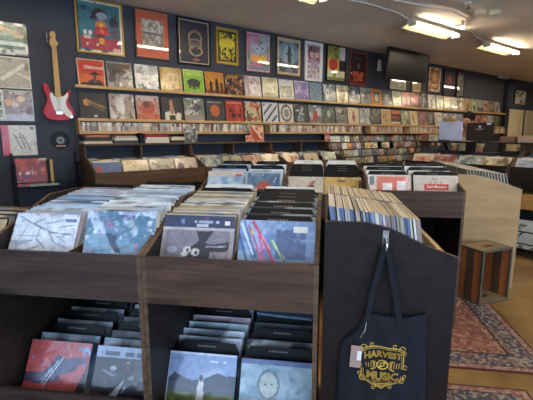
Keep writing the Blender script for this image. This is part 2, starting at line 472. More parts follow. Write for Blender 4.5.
# ================================================================== COVERS ON THE LEDGES
upper = [
 ('orange-red cover with flat-topped tree and white script title', art('d8522a', [('r',0,0,1,.45,'e88a3a'),('b',3,.6,1,'e87848'),('e',.62,.12,.3,.14,'5b4238'),('r',.56,.1,.66,.45,'6b5a58'),('p',[(.38,.42),(.62,.56),(.9,.42)],'2f3038'),('r',.1,.07,.9,.13,'3a2a28'),('m',.03,'e8c8a8')], 3)),
 ('grey cover with a pale crowd along its edges', art('6a625c', [('b',6,.5,1,'b8b4ae'),('e',.5,.48,.35,.26,'4d4a4a'),('r',.55,.75,.9,.98,'8b6038'),('m',.05,'a8a6a0')], 5)),
 ('silvery white mottled cover', art('c3c3bd', [('b',4,.5,1,'e8e8e4'),('b',7,.6,2,'9c9c96')], 6)),
 ('pale gold cover with looping letters', art('d8b878', [('b',3,.55,1,'c9a05c'),('o',.48,.55,.14,.2,.25,'f0dcb0'),('o',.7,.55,.12,.18,.25,'f0dcb0'),('b',8,.72,2,'e8cc94')], 7)),
 ('lime green cover with dark animal silhouettes', art('9cc83c', [('e',.5,.45,.33,.17,'3c4440'),('r',.24,.2,.34,.45,'3c4440'),('r',.45,.15,.55,.45,'46504a'),('r',.66,.2,.76,.45,'3c4440'),('r',.1,.75,.9,.93,'b8d870'),('m',.03,'d0e090')], 8)),
 ('golden orange cover with dark standing figures', art('d09038', [('r',0,0,1,.2,'8a5020'),('e',.28,.4,.08,.3,'38200f'),('e',.6,.4,.09,.32,'38200f'),('e',.85,.35,.07,.25,'5a2f12'),('b',5,.68,1,'e8b450')], 9)),
 ('black and brown cover with orange flashes', art('2c221c', [('b',5,.58,1,'a8622c'),('b',7,.66,2,'d0a888'),('r',.1,.82,.7,.92,'b89048')], 10)),
 ('whitish pink blurred cover', art('d8cac4', [('b',3,.5,1,'b8a09c'),('e',.5,.5,.25,.3,'ece4dc'),('b',8,.7,2,'987c78')], 11)),
 ('pale olive sketch cover', art('b8b488', [('b',6,.52,1,'8c8a60'),('b',9,.62,2,'e0dcc0'),('m',.04,'d8d4b8')], 12)),
 ('white cover with grey landscape photo', art('dcdcd6', [('r',.08,.12,.92,.72,'8a9080'),('r',.08,.12,.92,.42,'50564a'),('b',6,.7,1,'b8bab0')], 13)),
 ('lilac and purple cover', art('8d7cae', [('b',4,.5,1,'c8b8d8'),('b',7,.62,2,'5a4488'),('m',.04,'d8d0e0')], 14)),
 ('blue patterned dotted cover', art('6f96a8', [('s',7,.8,.3,'a8c8d0'),('s',7,-.8,.3,'3c5c78')], 15)),
 ('smoky blue-grey cover', art('74848c', [('b',3,.5,1,'c8d0d4'),('b',6,.6,2,'384850')], 16)),
 ('cream cover with black figure', art('d8d0a8', [('e',.5,.4,.3,.34,'3c3c38'),('b',7,.6,1,'a8a080')], 17)),
 ('black and white swirled cover', art('3c4044', [('b',4,.55,1,'d0d4d8'),('b',8,.65,2,'8890a0')], 18)),
 ('grey stone-coloured cover', art('8c8c88', [('b',4,.5,1,'b0aea8'),('e',.5,.5,.2,.25,'686660')], 19)),
 ('cover with wide orange border and blue centre', art('d88a28', [('r',.2,.15,.8,.85,'5a7078'),('e',.5,.45,.18,.24,'c8c0a0')], 20)),
 ('slate blue cover with pale face', art('5c6870', [('e',.5,.5,.22,.3,'a8a8a0'),('b',6,.66,1,'384048')], 21)),
 ('cream-green cover with faint text', art('cfd0b0', [('r',.15,.6,.85,.75,'98a080'),('b',5,.65,1,'a8b090')], 22)),
 ('salmon pink cover', art('c88878', [('b',4,.5,1,'e0b0a0'),('e',.5,.45,.2,.3,'985850')], 23)),
 ('rose red photo cover', art('b86860', [('b',5,.55,1,'d8a090'),('r',0,0,1,.2,'703838')], 24)),
 ('charcoal cover with white scrawl', art('3c3c3c', [('b',6,.6,1,'b8b8b0'),('e',.5,.5,.15,.2,'909088')], 25)),
]
lower = [
 ('black cover with orange disc and gold trail', art('3b3733', [('e',.26,.63,.13,.13,'c88a48'),('l',.3,.68,.9,.45,.04,'a88858'),('l',.3,.6,.85,.33,.03,'8a7048'),('e',.55,.12,.06,.05,'d8d0c0'),('n',4,.2)], 30)),
 ('pinkish beige cover with silvery folds', art('b8a494', [('b',4,.5,1,'dcd4ca'),('e',.45,.5,.16,.3,'eae6de'),('b',6,.62,2,'8c6c60')], 31)),
 ('coral cover with two glowing heads', art('c89888', [('e',.5,.5,.3,.28,'c8583c'),('r',0,0,1,.25,'d87850'),('e',.45,.62,.15,.12,'703c34'),('r',0,.8,1,1,'c8b8b0'),('b',6,.7,1,'a84838')], 32)),
 ('black cover with woman in white off-shoulder dress', art('262422', [('p',[(.12,0),(.15,.34),(.42,.42),(.7,.38),(.9,.3),(.85,0)],'e8dcc8'),('e',.47,.45,.1,.2,'c89070'),('e',.45,.74,.1,.13,'c8906e'),('p',[(.5,.9),(.62,.8),(.72,.3),(.6,.28),(.55,.6)],'3a2418'),('r',.33,0,.62,.22,'3c3830')], 33)),
 ('green and cream collage cover', art('8c947c', [('b',5,.5,1,'d8d8c4'),('l',.2,.2,.6,.9,.05,'e8e4d8'),('b',7,.6,2,'5c3c60'),('r',0,0,1,.25,'a89898')], 34)),
 ('charcoal cover with orange planet', art('46484a', [('e',.48,.5,.24,.26,'d87840'),('b',9,.74,1,'a86040'),('r',.1,.84,.8,.89,'b0aca4')], 35)),
 ('red cover with dark lettering', art('c03424', [('w',.2,.4,.15,.85,14,'3c1814'),('w',.45,.62,.15,.85,12,'5c2018'),('r',.1,.85,.9,.93,'e09070'),('b',3,.62,1,'d85838')], 36)),
 ('cream, orange and red collage cover', art('d8c8a0', [('b',5,.55,1,'c86838'),('b',6,.6,2,'883830'),('b',8,.68,3,'5c6848')], 37)),
 ('white cover with brown and blue diagonal bars', art('d8dcd8', [('s',3.2,-.8,.35,'605048'),('s',3.2,-.8,.12,'4c6c94'),('m',.06,'e8e8e4')], 38)),
 ('white cover with a grey wreath', art('e0ded4', [('o',.5,.5,.34,.38,.16,'68665c'),('e',.5,.5,.18,.22,'989486'),('m',.05,'b8b6a8')], 39)),
 ('navy and grey cover with pale bent figure', art('38444c', [('l',.3,.2,.6,.8,.1,'a8b0b4'),('e',.5,.3,.25,.15,'687880'),('b',6,.68,1,'c8ccd0')], 40)),
 ('grey cover with bright red patch', art('7c8484', [('b',4,.5,1,'c8ccc8'),('p',[(.2,.1),(.35,.6),(.6,.7),(.7,.2)],'b03c2c')], 41)),
 ('dark sea-green cover', art('44544c', [('b',4,.55,1,'788c80'),('e',.5,.55,.15,.2,'b8c0b0')], 42)),
 ('stone grey cover with yellow spot', art('84847c', [('e',.5,.6,.16,.18,'c8b868'),('b',5,.6,1,'4c4c48')], 43)),
 ('cream cover with small red figure', art('d8c8a8', [('e',.5,.4,.12,.26,'a04838'),('e',.5,.7,.08,.08,'886858')], 44)),
 ('washed grey and white cover', art('b0b0ac', [('b',4,.5,1,'dcdcd8'),('b',6,.6,2,'6c6c6c')], 45)),
 ('dim grey group photo cover', art('5c5c58', [('b',5,.55,1,'989890'),('r',0,0,1,.2,'3c3c38')], 46)),
 ('light tan cover', art('c0a478', [('b',4,.6,1,'a88858'),('m',.05,'d8c8a0')], 47)),
 ('cover striped red, black and orange like a sunset', art('583028', [('r',0,.75,1,1,'c86c3c'),('r',0,.45,1,.58,'c8542c'),('r',0,.1,1,.22,'e0c0a0'),('r',0,.22,1,.4,'2c1c1c')], 48)),
 ('pale green speckled cover', art('a8b088', [('b',7,.55,1,'d8dcc0'),('b',6,.62,2,'6c6848')], 49)),
 ('sandy cream cover', art('c8b890', [('b',4,.55,1,'e0d4b4'),('e',.4,.5,.15,.2,'a07c58')], 50)),
 ('muted red and grey cover', art('98605c', [('b',3,.5,1,'88848c'),('b',6,.65,2,'c8a49c')], 51)),
 ('grey-brown portrait cover', art('706860', [('e',.5,.5,.2,.28,'a89888'),('b',7,.68,1,'48423c')], 52)),
]
ordw = ['rightmost', 'second from the right end', 'third from the right end', 'fourth from the right end', 'fifth from the right end', 'sixth from the right end',
        'seventh from the right end', 'eighth from the right end', 'ninth from the right end', 'tenth from the right end', 'eleventh from the right end',
        'twelfth from the right end', 'thirteenth from the right end', 'fourteenth from the right end']
farcol = ['pale green', 'off-white', 'cream', 'silver grey', 'tan', 'off-white', 'dusty pink', 'pale grey', 'cream', 'olive', 'off-white', 'tan', 'pale grey', 'pale green']
farlow = ['dusty pink', 'silver grey', 'cream', 'pale grey', 'brown', 'off-white', 'olive', 'tan', 'silver grey', 'cream', 'rose', 'pale grey', 'off-white']
PITCH = .3225
NROW = 33
for row, (lst, z, far, wname) in enumerate(((upper, 1.9725, farcol, 'upper'), (lower, 1.6075, farlow, 'lower'))):
    for i in range(NROW):
        x = 1.137 + .157 + PITCH*i
        if i < len(lst):
            lab, fn = lst[i]; lab = lab + f' on the {wname} wall ledge'
        else:
            k = (i*3+row) % len(far); cname = far[k]
            fn = randart(cname, 200+i*7+row*31)
            lab = f'{cname} record cover on the {wname} wall ledge, {ordw[NROW-1-i]}'
        _fn = fn; fn = lambda x, y, _fn=_fn: tuple(.86*max(0, q)**1.18 for q in _fn(x, y))
        me = cover_mesh('record_cover', fn, w=.297, h=.308, n=40 if i < 9 else (28 if i < 20 else 16))
        lean = .15 + random.uniform(-.015, .02)
        o = link('record_cover', me, None, (x+random.uniform(-.004, .004), YB-.068, z), (-lean, 0, random.uniform(-.01, .01)))
        tag(o, lab, 'record', f'record covers on the {wname} wall ledge')
        if row == 0 and i == 0:
            lettering('title', 'Oblivious!', .052, 'white', o, (.03, -.0015, .215), .0008)

# four covers fixed to the wall left of the guitar
stack = [
 (2.24, 'white-bordered green and brown cover, topmost left of the guitar', art('dcdccc', [('r',.0,.2,.92,.9,'7c9480'),('b',4,.5,1,'60705c'),('l',.3,.8,.85,.6,.06,'c0a070'),('e',.8,.78,.1,.11,'3c1c18'),('r',0,.3,.9,.42,'e8f0e0')], 60)),
 (1.905, 'beige cover with pale bird-like shapes, second down left of the guitar', art('b0a690', [('b',3,.5,1,'8c806c'),('l',.2,.3,.8,.75,.06,'ddd4bc'),('l',.5,.55,.95,.35,.05,'d0c4a8'),('m',.04,'cfc8b4')], 61)),
 (1.575, 'cover of brown portraits with a lettered pale left edge', art('8c7868', [('b',4,.5,1,'c8b8a8'),('b',6,.6,2,'584438'),('r',0,0,1,.2,'b8bcc4'),('e',.3,.6,.12,.12,'d09858'),('e',.65,.72,.12,.1,'e0b880'),('r',0,0,.15,1,'d8d4b8'),('m',.04,'b8b4a4')], 62)),
 (1.215, 'cover with red left band and pencil-drawn hands', art('cfc8b8', [('r',0,0,.22,1,'c8323c'),('l',.35,.7,.55,.2,.02,'74665a'),('l',.5,.75,.65,.25,.02,'74665a'),('l',.6,.7,.8,.15,.02,'7c6c60'),('l',.4,.6,.7,.6,.015,'74665a'),('b',5,.68,1,'b0a898'),('e',.88,.92,.05,.05,'2c2c2c')], 63)),
]
for z, lab, fn in stack:
    o = link('record_cover', cover_mesh('record_cover', fn, w=.315, n=40, th=.012), None, (.533, YB-.014, z))
    tag(o, lab, 'record', 'record covers fixed left of the guitar')
    if z == 1.575:
        lettering('title', 'THE SMITHS', .046, 'black', o, (-.135, -.0015, .158), .0006, rot=(PI/2, -PI/2, 0))

# ================================================================== FRAMED POSTERS
def poster(x0, x1, z0, z1, fn, frame, lab, cat='poster', fw=.018, n=44):
    t = thing('framed_poster', lab, cat, ((x0+x1)/2, YB, z0), group='framed posters above the record covers')
    w, h = x1-x0, z1-z0
    mb = MB(); a = w/2
    mb.box(-a, -.03, 0, a, 0, fw); mb.box(-a, -.03, h-fw, a, 0, h); mb.box(-a, -.03, fw, -a+fw, 0, h-fw); mb.box(a-fw, -.03, fw, a, 0, h-fw)
    mb.build('frame', frame, t)
    p = link('print', cover_mesh('print', fn, w-2*fw, h-2*fw, .006, n=n, mat='glassprint'), t, (0, -.02, fw))
    return t
doll = art('2c7078', [('b',3,.6,1,'38848c'),('m',.035,'e0d8c0'),('r',.05,.05,.95,.30,'b02c38'),('r',.55,.3,.95,.9,'3c6c74'),('b',5,.7,4,'2c4c54'),
    ('e',.5,.77,.17,.11,'2c1418'),('e',.55,.73,.12,.08,'8c9ca8'),('e',.36,.69,.07,.05,'2c1418'),('e',.52,.55,.13,.09,'d8742c'),('p',[(.35,.36),(.42,.52),(.66,.52),(.72,.36)],'c42c30'),('e',.52,.56,.05,.05,'ecb040'),('e',.54,.42,.05,.05,'e8702c'),
    ('e',.52,.32,.09,.07,'7c1c24'),('r',.46,.17,.58,.3,'d8a038'),('e',.82,.62,.1,.12,'242c34'),('e',.85,.42,.1,.14,'54505c'),
    ('w',.34,.42,.12,.3,20,'e8e4dc'),('w',.26,.32,.12,.35,24,'e8c8b0'),('w',.13,.17,.16,.44,22,'e8d8d0'),('e',.15,.85,.06,.05,'1c3c44'),('r',.3,.035,.5,.055,'7cb83c'),('e',.86,.07,.1,.05,'e8a898'),
    ('r',0,0,.035,1,'2c2c30'),('s',0,0,-1,'000000')], 70)
posters = [
 (1.17, 1.69, 2.345, 2.925, doll, 'gold', 'gold-framed poster of a girl in red on teal, above the orange-red cover'),
 (1.83, 2.27, 2.355, 2.93, art('cc5a34', [('r',.17,.17,.85,.83,'a8a090'),('B',.17,.17,.85,.83,9,.5,1,'807868'),('B',.17,.17,.85,.83,14,.6,2,'c8c0b0'),('r',.17,.5,.85,.55,'686058'),('m',.015,'e88858')], 71), 'rim', 'orange-matted poster with grey centre panel, second from the left'),
 (2.38, 2.86, 2.34, 2.92, art('201c2c', [('m',.035,'c8b48c'),('m',.015,'1c1a24'),('o',.53,.60,.20,.15,.12,'9c8468'),('o',.53,.46,.20,.11,.16,'8c7454'),('o',.55,.31,.2,.11,.16,'a08c60'),('r',.36,.42,.7,.5,'5c5048'),('e',.55,.3,.13,.06,'2c2438'),('e',.53,.76,.06,.04,'7c5c48'),('e',.55,.1,.12,.035,'8c5848')], 72), 'black', 'dark violet poster of stacked gold rings with thin cream border'),
 (2.95, 3.31, 2.40, 2.88, art('c8b428', [('B',.1,.1,.9,.9,15,.52,1,'2c2c14'),('m',.1,'1c1c18'),('m',.045,'b89c2c'),('e',.35,.6,.2,.13,'d8c42c'),('e',.65,.6,.2,.13,'d8c42c'),('r',.46,.2,.54,.65,'d8c838')], 73), 'gold', 'small yellow and black poster of two wing shapes'),
 (3.44, 3.90, 2.335, 2.905, art('b8788c', [('b',4,.45,1,'98a8b0'),('b',5,.55,2,'c85878'),('b',5,.6,3,'508858'),('e',.45,.58,.12,.1,'a8b8c8'),('e',.7,.62,.12,.1,'a0b0c8'),('e',.35,.35,.2,.1,'e8a048'),('e',.7,.35,.18,.1,'e0b040'),('r',.05,.05,.95,.13,'788890'),('e',.45,.6,.03,.03,'1c1c1c'),('e',.68,.63,.03,.03,'1c1c1c'),('m',.03,'d8a8b8')], 74), 'rim', 'busy pink, blue and yellow character poster in thin pink frame'),
 (4.01, 4.52, 2.335, 2.915, art('3c4850', [('e',.5,.62,.44,.33,'6c8894'),('e',.5,.55,.25,.3,'8ca0a8'),('p',[(.43,.3),(.46,.75),(.52,.86),(.57,.75),(.6,.3)],'242c34'),('r',.36,.55,.64,.6,'384048'),('p',[(.35,.05),(.45,.35),(.6,.35),(.68,.05)],'5c7078'),('n',5,.2),('m',.08,'c4b088')], 75), 'rim', 'poster of a dark tower under a grey dome, cream mat'),
 (4.61, 5.00, 2.30, 2.915, art('d8ccc8', [('r',.12,.45,.88,.94,'4c2c3c'),('B',.12,.45,.88,.94,11,.55,1,'a87888'),('r',.12,.06,.88,.42,'c8b8b8'),('B',.12,.06,.88,.42,14,.55,2,'5c3c48'),('w',.62,.75,.2,.8,16,'d0a498'),('e',.5,.45,.3,.07,'a890a8'),('m',.05,'dcd8d0')], 76), 'white', 'narrow white-framed poster in dark plum and lilac print'),
 (5.10, 5.58, 2.33, 2.93, art('7c8048', [('r',0,.62,.7,1,'8c8c3c'),('B',0,.62,.7,1,11,.55,1,'484c28'),('r',.7,.62,1,1,'c8c4c0'),('r',0,.3,.65,.62,'c89c3c'),('e',.34,.47,.25,.17,'a8281c'),('r',.68,.25,1,.62,'2c1c24'),('r',0,.1,1,.3,'c8c49c'),('r',.3,.08,.5,.26,'a8a030')], 77), 'black', 'poster of a red round shape among olive and black blocks'),
 (5.67, 6.18, 2.30, 2.91, art('30141a', [('m',.06,'84303c'),('r',.2,.1,.8,.4,'a85030'),('B',.2,.1,.8,.4,12,.55,1,'602018'),('r',.2,.42,.8,.95,'1c1216'),('w',.76,.82,.25,.75,16,'80303c'),('e',.5,.58,.07,.1,'685860'),('m',.035,'84303c'),('e',.12,.33,.04,.025,'e8c8c0')], 78), 'rim', 'black and dark red poster with orange lettered block'),
 (8.22, 8.74, 2.33, 2.885, art('a06c34', [('m',.09,'d8ccac'),('b',8,.5,1,'684020'),('e',.5,.6,.2,.18,'c89050'),('r',.25,.15,.75,.3,'c08c48')], 79), 'rim', 'brown and gold poster with cream border, right of the television'),
 (8.86, 9.38, 2.29, 2.87, art('20182c', [('e',.5,.55,.25,.25,'6c2430'),('e',.5,.7,.12,.1,'a84838'),('b',6,.66,1,'402040')], 80), 'black', 'dark poster with glowing red figure'),
 (9.44, 9.80, 2.30, 2.88, art('504c44', [('b',6,.5,1,'787464'),('r',.2,.7,.8,.9,'888070')], 81), 'black', 'narrow grey-olive poster, last before the bare dark wall'),
 (12.70, 13.50, 2.26, 2.67, art('c8c4bc', [('b',5,.5,1,'3c3c40'),('b',7,.6,2,'787878'),('m',.06,'a8a498')], 82), 'black', 'black and white framed photo above the cream door'),
 (6.86, 7.44, 2.30, 2.62, art('c0bc98', [('b',5,.5,1,'787c58'),('m',.08,'d8d4c0')], 83), 'rim', 'pale green framed print peeping out below the television'),
 (7.62, 7.98, 2.29, 2.80, art('b09060', [('b',5,.55,1,'785c38'),('m',.08,'c8b48c')], 84), 'rim', 'small tan framed print behind the television corner'),
]
for x0, x1, z0, z1, fn, fr, lab in posters: poster(x0, x1, z0, z1, fn, fr, lab)
tag(MB().prism([(0,0),(.09,0),(.06,.2),(.03,.2)], -.04, 0, 'y').build('wall_tag', 'white', None, (6.48, YB, 2.62)), 'small white tapered fitting on the wall between the dark red poster and television', 'fitting')

# ================================================================== GUITAR
g = thing('electric_guitar', 'red electric guitar with white pickguard hanging on the navy wall', 'guitar', (.925, YB-.05, 1.585))
def smoothpoly(pts, n=5):
    out = []; L = len(pts)
    for i in range(L):
        p0, p1, p2, p3 = (Vector(pts[(i+k-1) % L]) for k in range(4))
        for q in range(n):
            t = q/n
            out.append(tuple(.5*((2*p1)+(-p0+p2)*t+(2*p0-5*p1+4*p2-p3)*t*t+(-p0+3*p1-3*p2+p3)*t**3)))
    return out
body = smoothpoly([(0,.0),(.09,.012),(.148,.06),(.15,.12),(.118,.18),(.105,.235),(.125,.285),(.135,.33),(.115,.345),(.085,.305),(.055,.285),(.0,.28),(-.045,.29),(-.07,.33),(-.088,.385),(-.118,.405),(-.138,.375),(-.128,.315),(-.108,.25),(-.118,.19),(-.15,.13),(-.15,.065),(-.1,.012)])
MB().prism(body, -.022, .022, 'y').build('body', 'red_gloss', g, smooth=False, bevel=.006)
guard = smoothpoly([(-.03,.095),(.04,.085),(.09,.04),(.125,.055),(.125,.09),(.085,.15),(.075,.21),(.1,.28),(.1,.315),(.075,.29),(.045,.268),(-.035,.268),(-.05,.30),(-.075,.30),(-.075,.24),(-.06,.17)])
pg = MB().prism(guard, -.025, -.0225, 'y').build('pickguard', 'white', g)
for zz in (.125, .175, .225): MB().box(-.035, -.031, zz-.008, .035, -.0255, zz+.008).build('pickup', 'white', g, bevel=.002)
MB().box(-.03, -.032, .07, .03, -.0255, .098).build('bridge', 'chrome', g)
for kx, kz in ((.075,.13),(.09,.095),(.103,.06)): MB().lathe([(.010,-.0255),(.010,-.036),(.008,-.038)], (kx,0,kz), 'y', 12).build('knob', 'white', g)
MB().lathe([(.018,-.0225),(.016,-.028)], (.12,0,.045), 'y', 12).build('jack_plate', 'chrome', g)
MB().prism([(-.028,.26),(.028,.26),(.021,.80),(-.021,.80)], -.036, -.0255, 'y').build('neck', 'maple', g)
head = smoothpoly([(-.021,.80),(.021,.80),(.03,.815),(.045,.835),(.028,.86),(.022,.93),(.012,.955),(-.012,.955),(-.03,.93),(-.032,.87),(-.04,.825)])
hd = MB().prism(head, -.034, -.018, 'y').build('headstock', 'maple', g)
for k in range(6):
    zz = .835+k*.018; MB().bar((-.030,-.026,zz), (-.058,-.026,zz), .004).lathe([(.006,-.008),(.006,.002)], (-.06,-.023,zz), 'y', 8).build('tuning_peg', 'chrome', hd)
    sx = -.0125+k*.005
    MB().bar((sx*1.4,-.034,.085), (sx,-.038,.80), .0006, 4).build('string', 'chrome', g)
mb = MB().box(-.03,.03,.86,.03,.05,.93); mb.bar((-.022,.03,.885),(-.022,-.05,.885),.006).bar((.022,.03,.885),(.022,-.05,.885),.006)
mb.build('guitar_hanger', 'blackmetal', None, (.925, YB-.05, 1.557)); tag(bpy.data.objects['guitar_hanger'], 'black wall hook holding the red guitar by its headstock', 'hook')
g.scale = (1, 1, .968)
# small record on the wall under the guitar
d = thing('seven_inch_record', 'small black vinyl disc with silver label on the wall under the guitar', 'record', (.925, YB-.008, 1.37))
MB().lathe([(.098,.006),(.1,.002),(.098,-.002),(.04,-.002)], (0,0,0), 'y', 40).build('disc', 'black', d)
MB().lathe([(.042,-.0025),(.042,-.004)], (0,0,0), 'y', 28).build('centre_label', 'grey_metal', d)
MB().lathe([(.012,-.0045),(.012,-.006)], (0,0,0), 'y', 16).build('spindle_hole', 'black', d)
MB().box(-.05,-.0065,-.072,.05,-.003,-.055).build('caption_strip', 'kraft', d)

# ================================================================== TELEVISION
t = thing('television', 'black flat television hanging from the ceiling in front of the wall', 'television', (6.60, 4.42, 2.655), rot=(R(8), 0, R(0)))
MB().box(-.62, -.03, -.27, .62, .03, .25).build('casing', 'matte_black', t, bevel=.006)
scr = plain('dark_screen', '0b0b0e', 0.28, spec=.2)
MB().box(-.60, -.0315, -.25, .60, -.0305, .235).build('screen', scr, t)
MB().bar((0,.05,.0),(0,.05,.27),.025).box(-.15,.03,-.12,.15,.055,.12).build('mount', 'blackmetal', t)
# ================================================================== CEILING LIGHTS
for k, (xa, lab) in enumerate(((2.12, 'fluorescent strip light nearest the posters, mostly above the frame'), (4.87, 'fluorescent strip light in the middle, glowing, beside conduit'), (7.0, 'fluorescent strip light furthest right in view'))):
    t = thing('ceiling_light', lab, 'light', (xa+.6, 3.28, HC), group='fluorescent strip lights')
    MB().prism([(-.035,-.055),(.03,-.056),(.135,-.095),(.14,-.09),(.045,-.04),(.045,0),(-.035,0),(-.035,-.042),(-.09,-.048),(-.09,-.054)], -.56, .56, 'x').build('housing', 'fixture', t)  # near-side wing added to the profile to shade the ceiling above the tube
    MB().bar((-.545, -.07, -.080), (.545, -.07, -.080), .015, 12).build('tube', 'tube', t, smooth=True)
    for x in (-.56, .545): MB().box(x, -.09, -.098, x+.015, .03, -.0565).build('lamp_holder', 'fixture', t)
for k, (xa, ya) in enumerate(((-.2, 3.28), (9.4, 3.28), (2.2, .6), (4.6, .6), (7.0, .6), (9.4, .6), (-.2, .6), (11.8, 3.28), (11.8, .6))):
    t = thing('ceiling_light', 'fluorescent strip light outside the photographed view', 'light', (xa+.6, ya, HC), group='fluorescent strip lights out of view')
    MB().prism([(-.035,-.055),(.03,-.056),(.135,-.095),(.14,-.09),(.045,-.04),(.045,0),(-.035,0),(-.035,-.042),(-.09,-.048),(-.09,-.054)], -.56, .56, 'x').build('housing', 'fixture', t)  # same profile, with the wing added to keep tube light off the ceiling
    MB().bar((-.545, -.07, -.080), (.545, -.07, -.080), .015, 12).build('tube', 'tube', t, smooth=True)
def cpipe(pts, r=.008):
    mb = MB(); mb.tube(pts, r, 8); return mb
z = HC-.016
tag(cpipe([(5.95,3.1,z),(6.2,3.1,z),(6.5,3.2,z),(7.0,3.28,z)]).build('conduit', 'ceiling'), 'thin conduit between the two glowing strip lights', 'pipe')
tag(cpipe([(3.45,3.28,z),(3.9,3.2,z),(4.5,3.2,z),(4.85,3.28,z)]).build('conduit', 'ceiling'), 'thin pale conduit running into the near end of the middle strip light', 'pipe')
tag(cpipe([(3.6,2.9,z),(4.0,2.95,z),(4.5,2.85,z),(5.0,2.75,z),(5.4,2.8,z),(5.9,3.05,z)], .009).build('conduit', 'ceiling'), 'curved pale conduit looping above the middle strip light', 'pipe')
for (x, y, l) in ((5.26, 2.55, 'square white ceiling junction box, left one of the pair'), (5.42, 2.44, 'square white ceiling junction box, right one of the pair'), (5.55, 2.95, 'pale ceiling junction box right beside the middle strip light')):
    t = thing('junction_box', l, 'electrical box', (x, y, HC)); MB().box(-.045,-.045,-.05,.045,.045,0).build('box', 'fixture', t, bevel=.004); MB().box(-.05,-.05,-.056,.05,.05,-.0505).build('cover_plate', 'white', t)
t = thing('sprinkler_head', 'small round white fitting on the ceiling at the top edge', 'sprinkler', (4.87, 2.50, HC)); MB().lathe([(.045,0),(.045,-.012),(.03,-.015)], n=20).build('rose', 'white', t); MB().lathe([(.015,-.0155),(.015,-.05),(.025,-.055),(.025,-.06)], n=16).build('nozzle', 'chrome', t)
tag(MB().box(11.55, 4.86, HC-.05, 12.0, 4.98, HC-.001).build('wall_sensor', 'white', bevel=.004), 'flat white device where the wall meets the ceiling by the dark post', 'sensor')

# ================================================================== DISPLAY UNITS
def unit(name, lab, cat, loc, yaw, W, D, prof, zf0, zf1, cols=2, front='front_wood', side='dark_wood', zlow=None, hutch=None, floor_back=.07, side_near=None, side_near_label=None, low_board=None):
    """prof: top outline of the side panel as (y, z) from front to back"""
    t = thing(name, lab, cat, loc, yaw)
    T = .018
    poly = [(0, 0), (D, 0)] + [(y, z) for y, z in prof[::-1]]
    a = MB().prism(poly, 0, T, 'x', 0, 1).build('side_panel', [side, 'rim'], t)
    b = MB().prism(poly, W-T, W, 'x', 0, 1).build('side_panel', [side, 'rim'], t)
    if side_near is not None:
        for m_ in (a,): m_.data.materials[0] = M[side_near]; m_.data.materials[1] = M[side_near]; m_['label'] = side_near_label
    MB().box(T, 0, zf0, W-T, T, zf1).build('front_board', front, t)
    zb = prof[-1][1] if not hutch else 1.12
    MB().box(T, D-.012, 0, W-T, D, zb).build('back_panel', side, t)
    zz = zf0+.01
    MB().prism([(T, zz), (D-.012, zz+floor_back), (D-.012, zz+floor_back+.014), (T, zz+.014)], T, W-T, 'x').build('bin_floor', side, t)
    for k in range(1, cols):
        x = T+(W-2*T)*k/cols
        MB().prism([(T, zz+.014), (D-.012, zz+floor_back+.014), (D-.012, zz+floor_back+.12), (T, zf1-.02)], x-.003, x+.003, 'x').build('column_divider', 'rim', t)
    if zlow:
        l0, l1 = zlow
        MB().box(T, .0, l0, W-T, T, l1).build('lower_front_board', front, t)
        MB().prism([(T, l0+.01), (D-.012, l0+.08), (D-.012, l0+.094), (T, l0+.024)], T, W-T, 'x').build('lower_bin_floor', side, t)
    else:
        MB().box(T, .03, .08, W-T, D-.012, .10).build('bottom_shelf', side, t)
    if hutch:
        y0, z1 = hutch
        MB().box(0, y0-.03, z1-.02, W, D, z1).build('top_shelf', front, t)
        MB().box(W/2-.009, y0+.01, 1.10, W/2+.009, D-.012, z1-.02).build('shelf_divider', front, t)
        MB().box(T, y0+.02, 1.10, W/2-.009, D-.012, 1.115).box(W/2+.009, y0+.02, 1.10, W-T, D-.012, 1.115).build('inner_shelf', side, t)
    return t, loc, yaw
PF = [(0, .97), (.46, 1.135), (.72, 1.135)]
UA = unit('record_bin', 'dark wooden record bin with the white branch-drawing and pale coast-scene covers', 'record bin', uv(1.43, -1.445), YAW_BIN, .728, .72, PF, .775, .968, zlow=(.14, .33))
UB = unit('record_bin', 'dark wooden record bin holding the silver bird-scene cover and the blue swirled cover', 'record bin', uv(1.43, -.7155), YAW_BIN, .698, .72, PF, .775, .968, zlow=(.14, .33), front='mid_wood')
UZ = unit('record_bin', 'dark wooden record bin mostly outside the frame at far left', 'record bin', uv(1.43, -2.146), YAW_BIN, .698, .45, [(0, .968), (.2, 1.0), (.45, 1.0)], .775, .968, zlow=(.14, .33))
PR = [(0, 1.02), (.10, 1.055), (.23, 1.115), (.31, 1.135), (.463, 1.135)]
UR = unit('record_bin', 'near-black record bin seen from its side with the tote bag hanging on it', 'record bin', uv(1.43, .4635), YAW_END, .69, .463, PR, .80, .995, front='ply', side='panel_wood', floor_back=.06)
PC = [(0, 1.045), (.4, 1.14), (.68, 1.14)]
UC = unit('record_bin', 'brown record bin behind the near-black one, holding the red-labelled grey cover', 'record bin', uv(2.97, .30), YAW_BIN, .68, .68, PC, .85, 1.04, front='mid_wood')
PE = [(0, .99), (.4, 1.10), (.68, 1.10)]
UE1 = unit('record_bin', 'brown record bin in the middle distance with sky blue and moonlit covers', 'record bin', uv(3.24, -1.06), YAW_BIN, .715, .68, PE, .80, .99, front='mid_wood')
UE2 = unit('record_bin', 'brown record bin in the middle distance with the cream and golden yellow covers', 'record bin', uv(3.30, -.345), YAW_BIN, .64, .68, PE, .745, .95, front='mid_wood')
PD = [(0, .945), (.22, 1.025), (.40, 1.07), (.56, 1.075)]
UD = unit('record_bin', 'record bin with bare plywood end panel behind the wooden crate', 'record bin', uv(3.90, 1.765), YAW_END, .69, .56, PD, .74, .935, side_near='ply', side_near_label='bare beige plywood end panel')
UD2 = unit('record_bin', 'record bin directly behind the plywood-ended one', 'record bin', uv(4.60, 1.765), YAW_END, .69, .56, PD, .74, .935)
PW = [(0, 1.042), (.36, 1.19), (.37, 1.31), (.62, 1.31)]
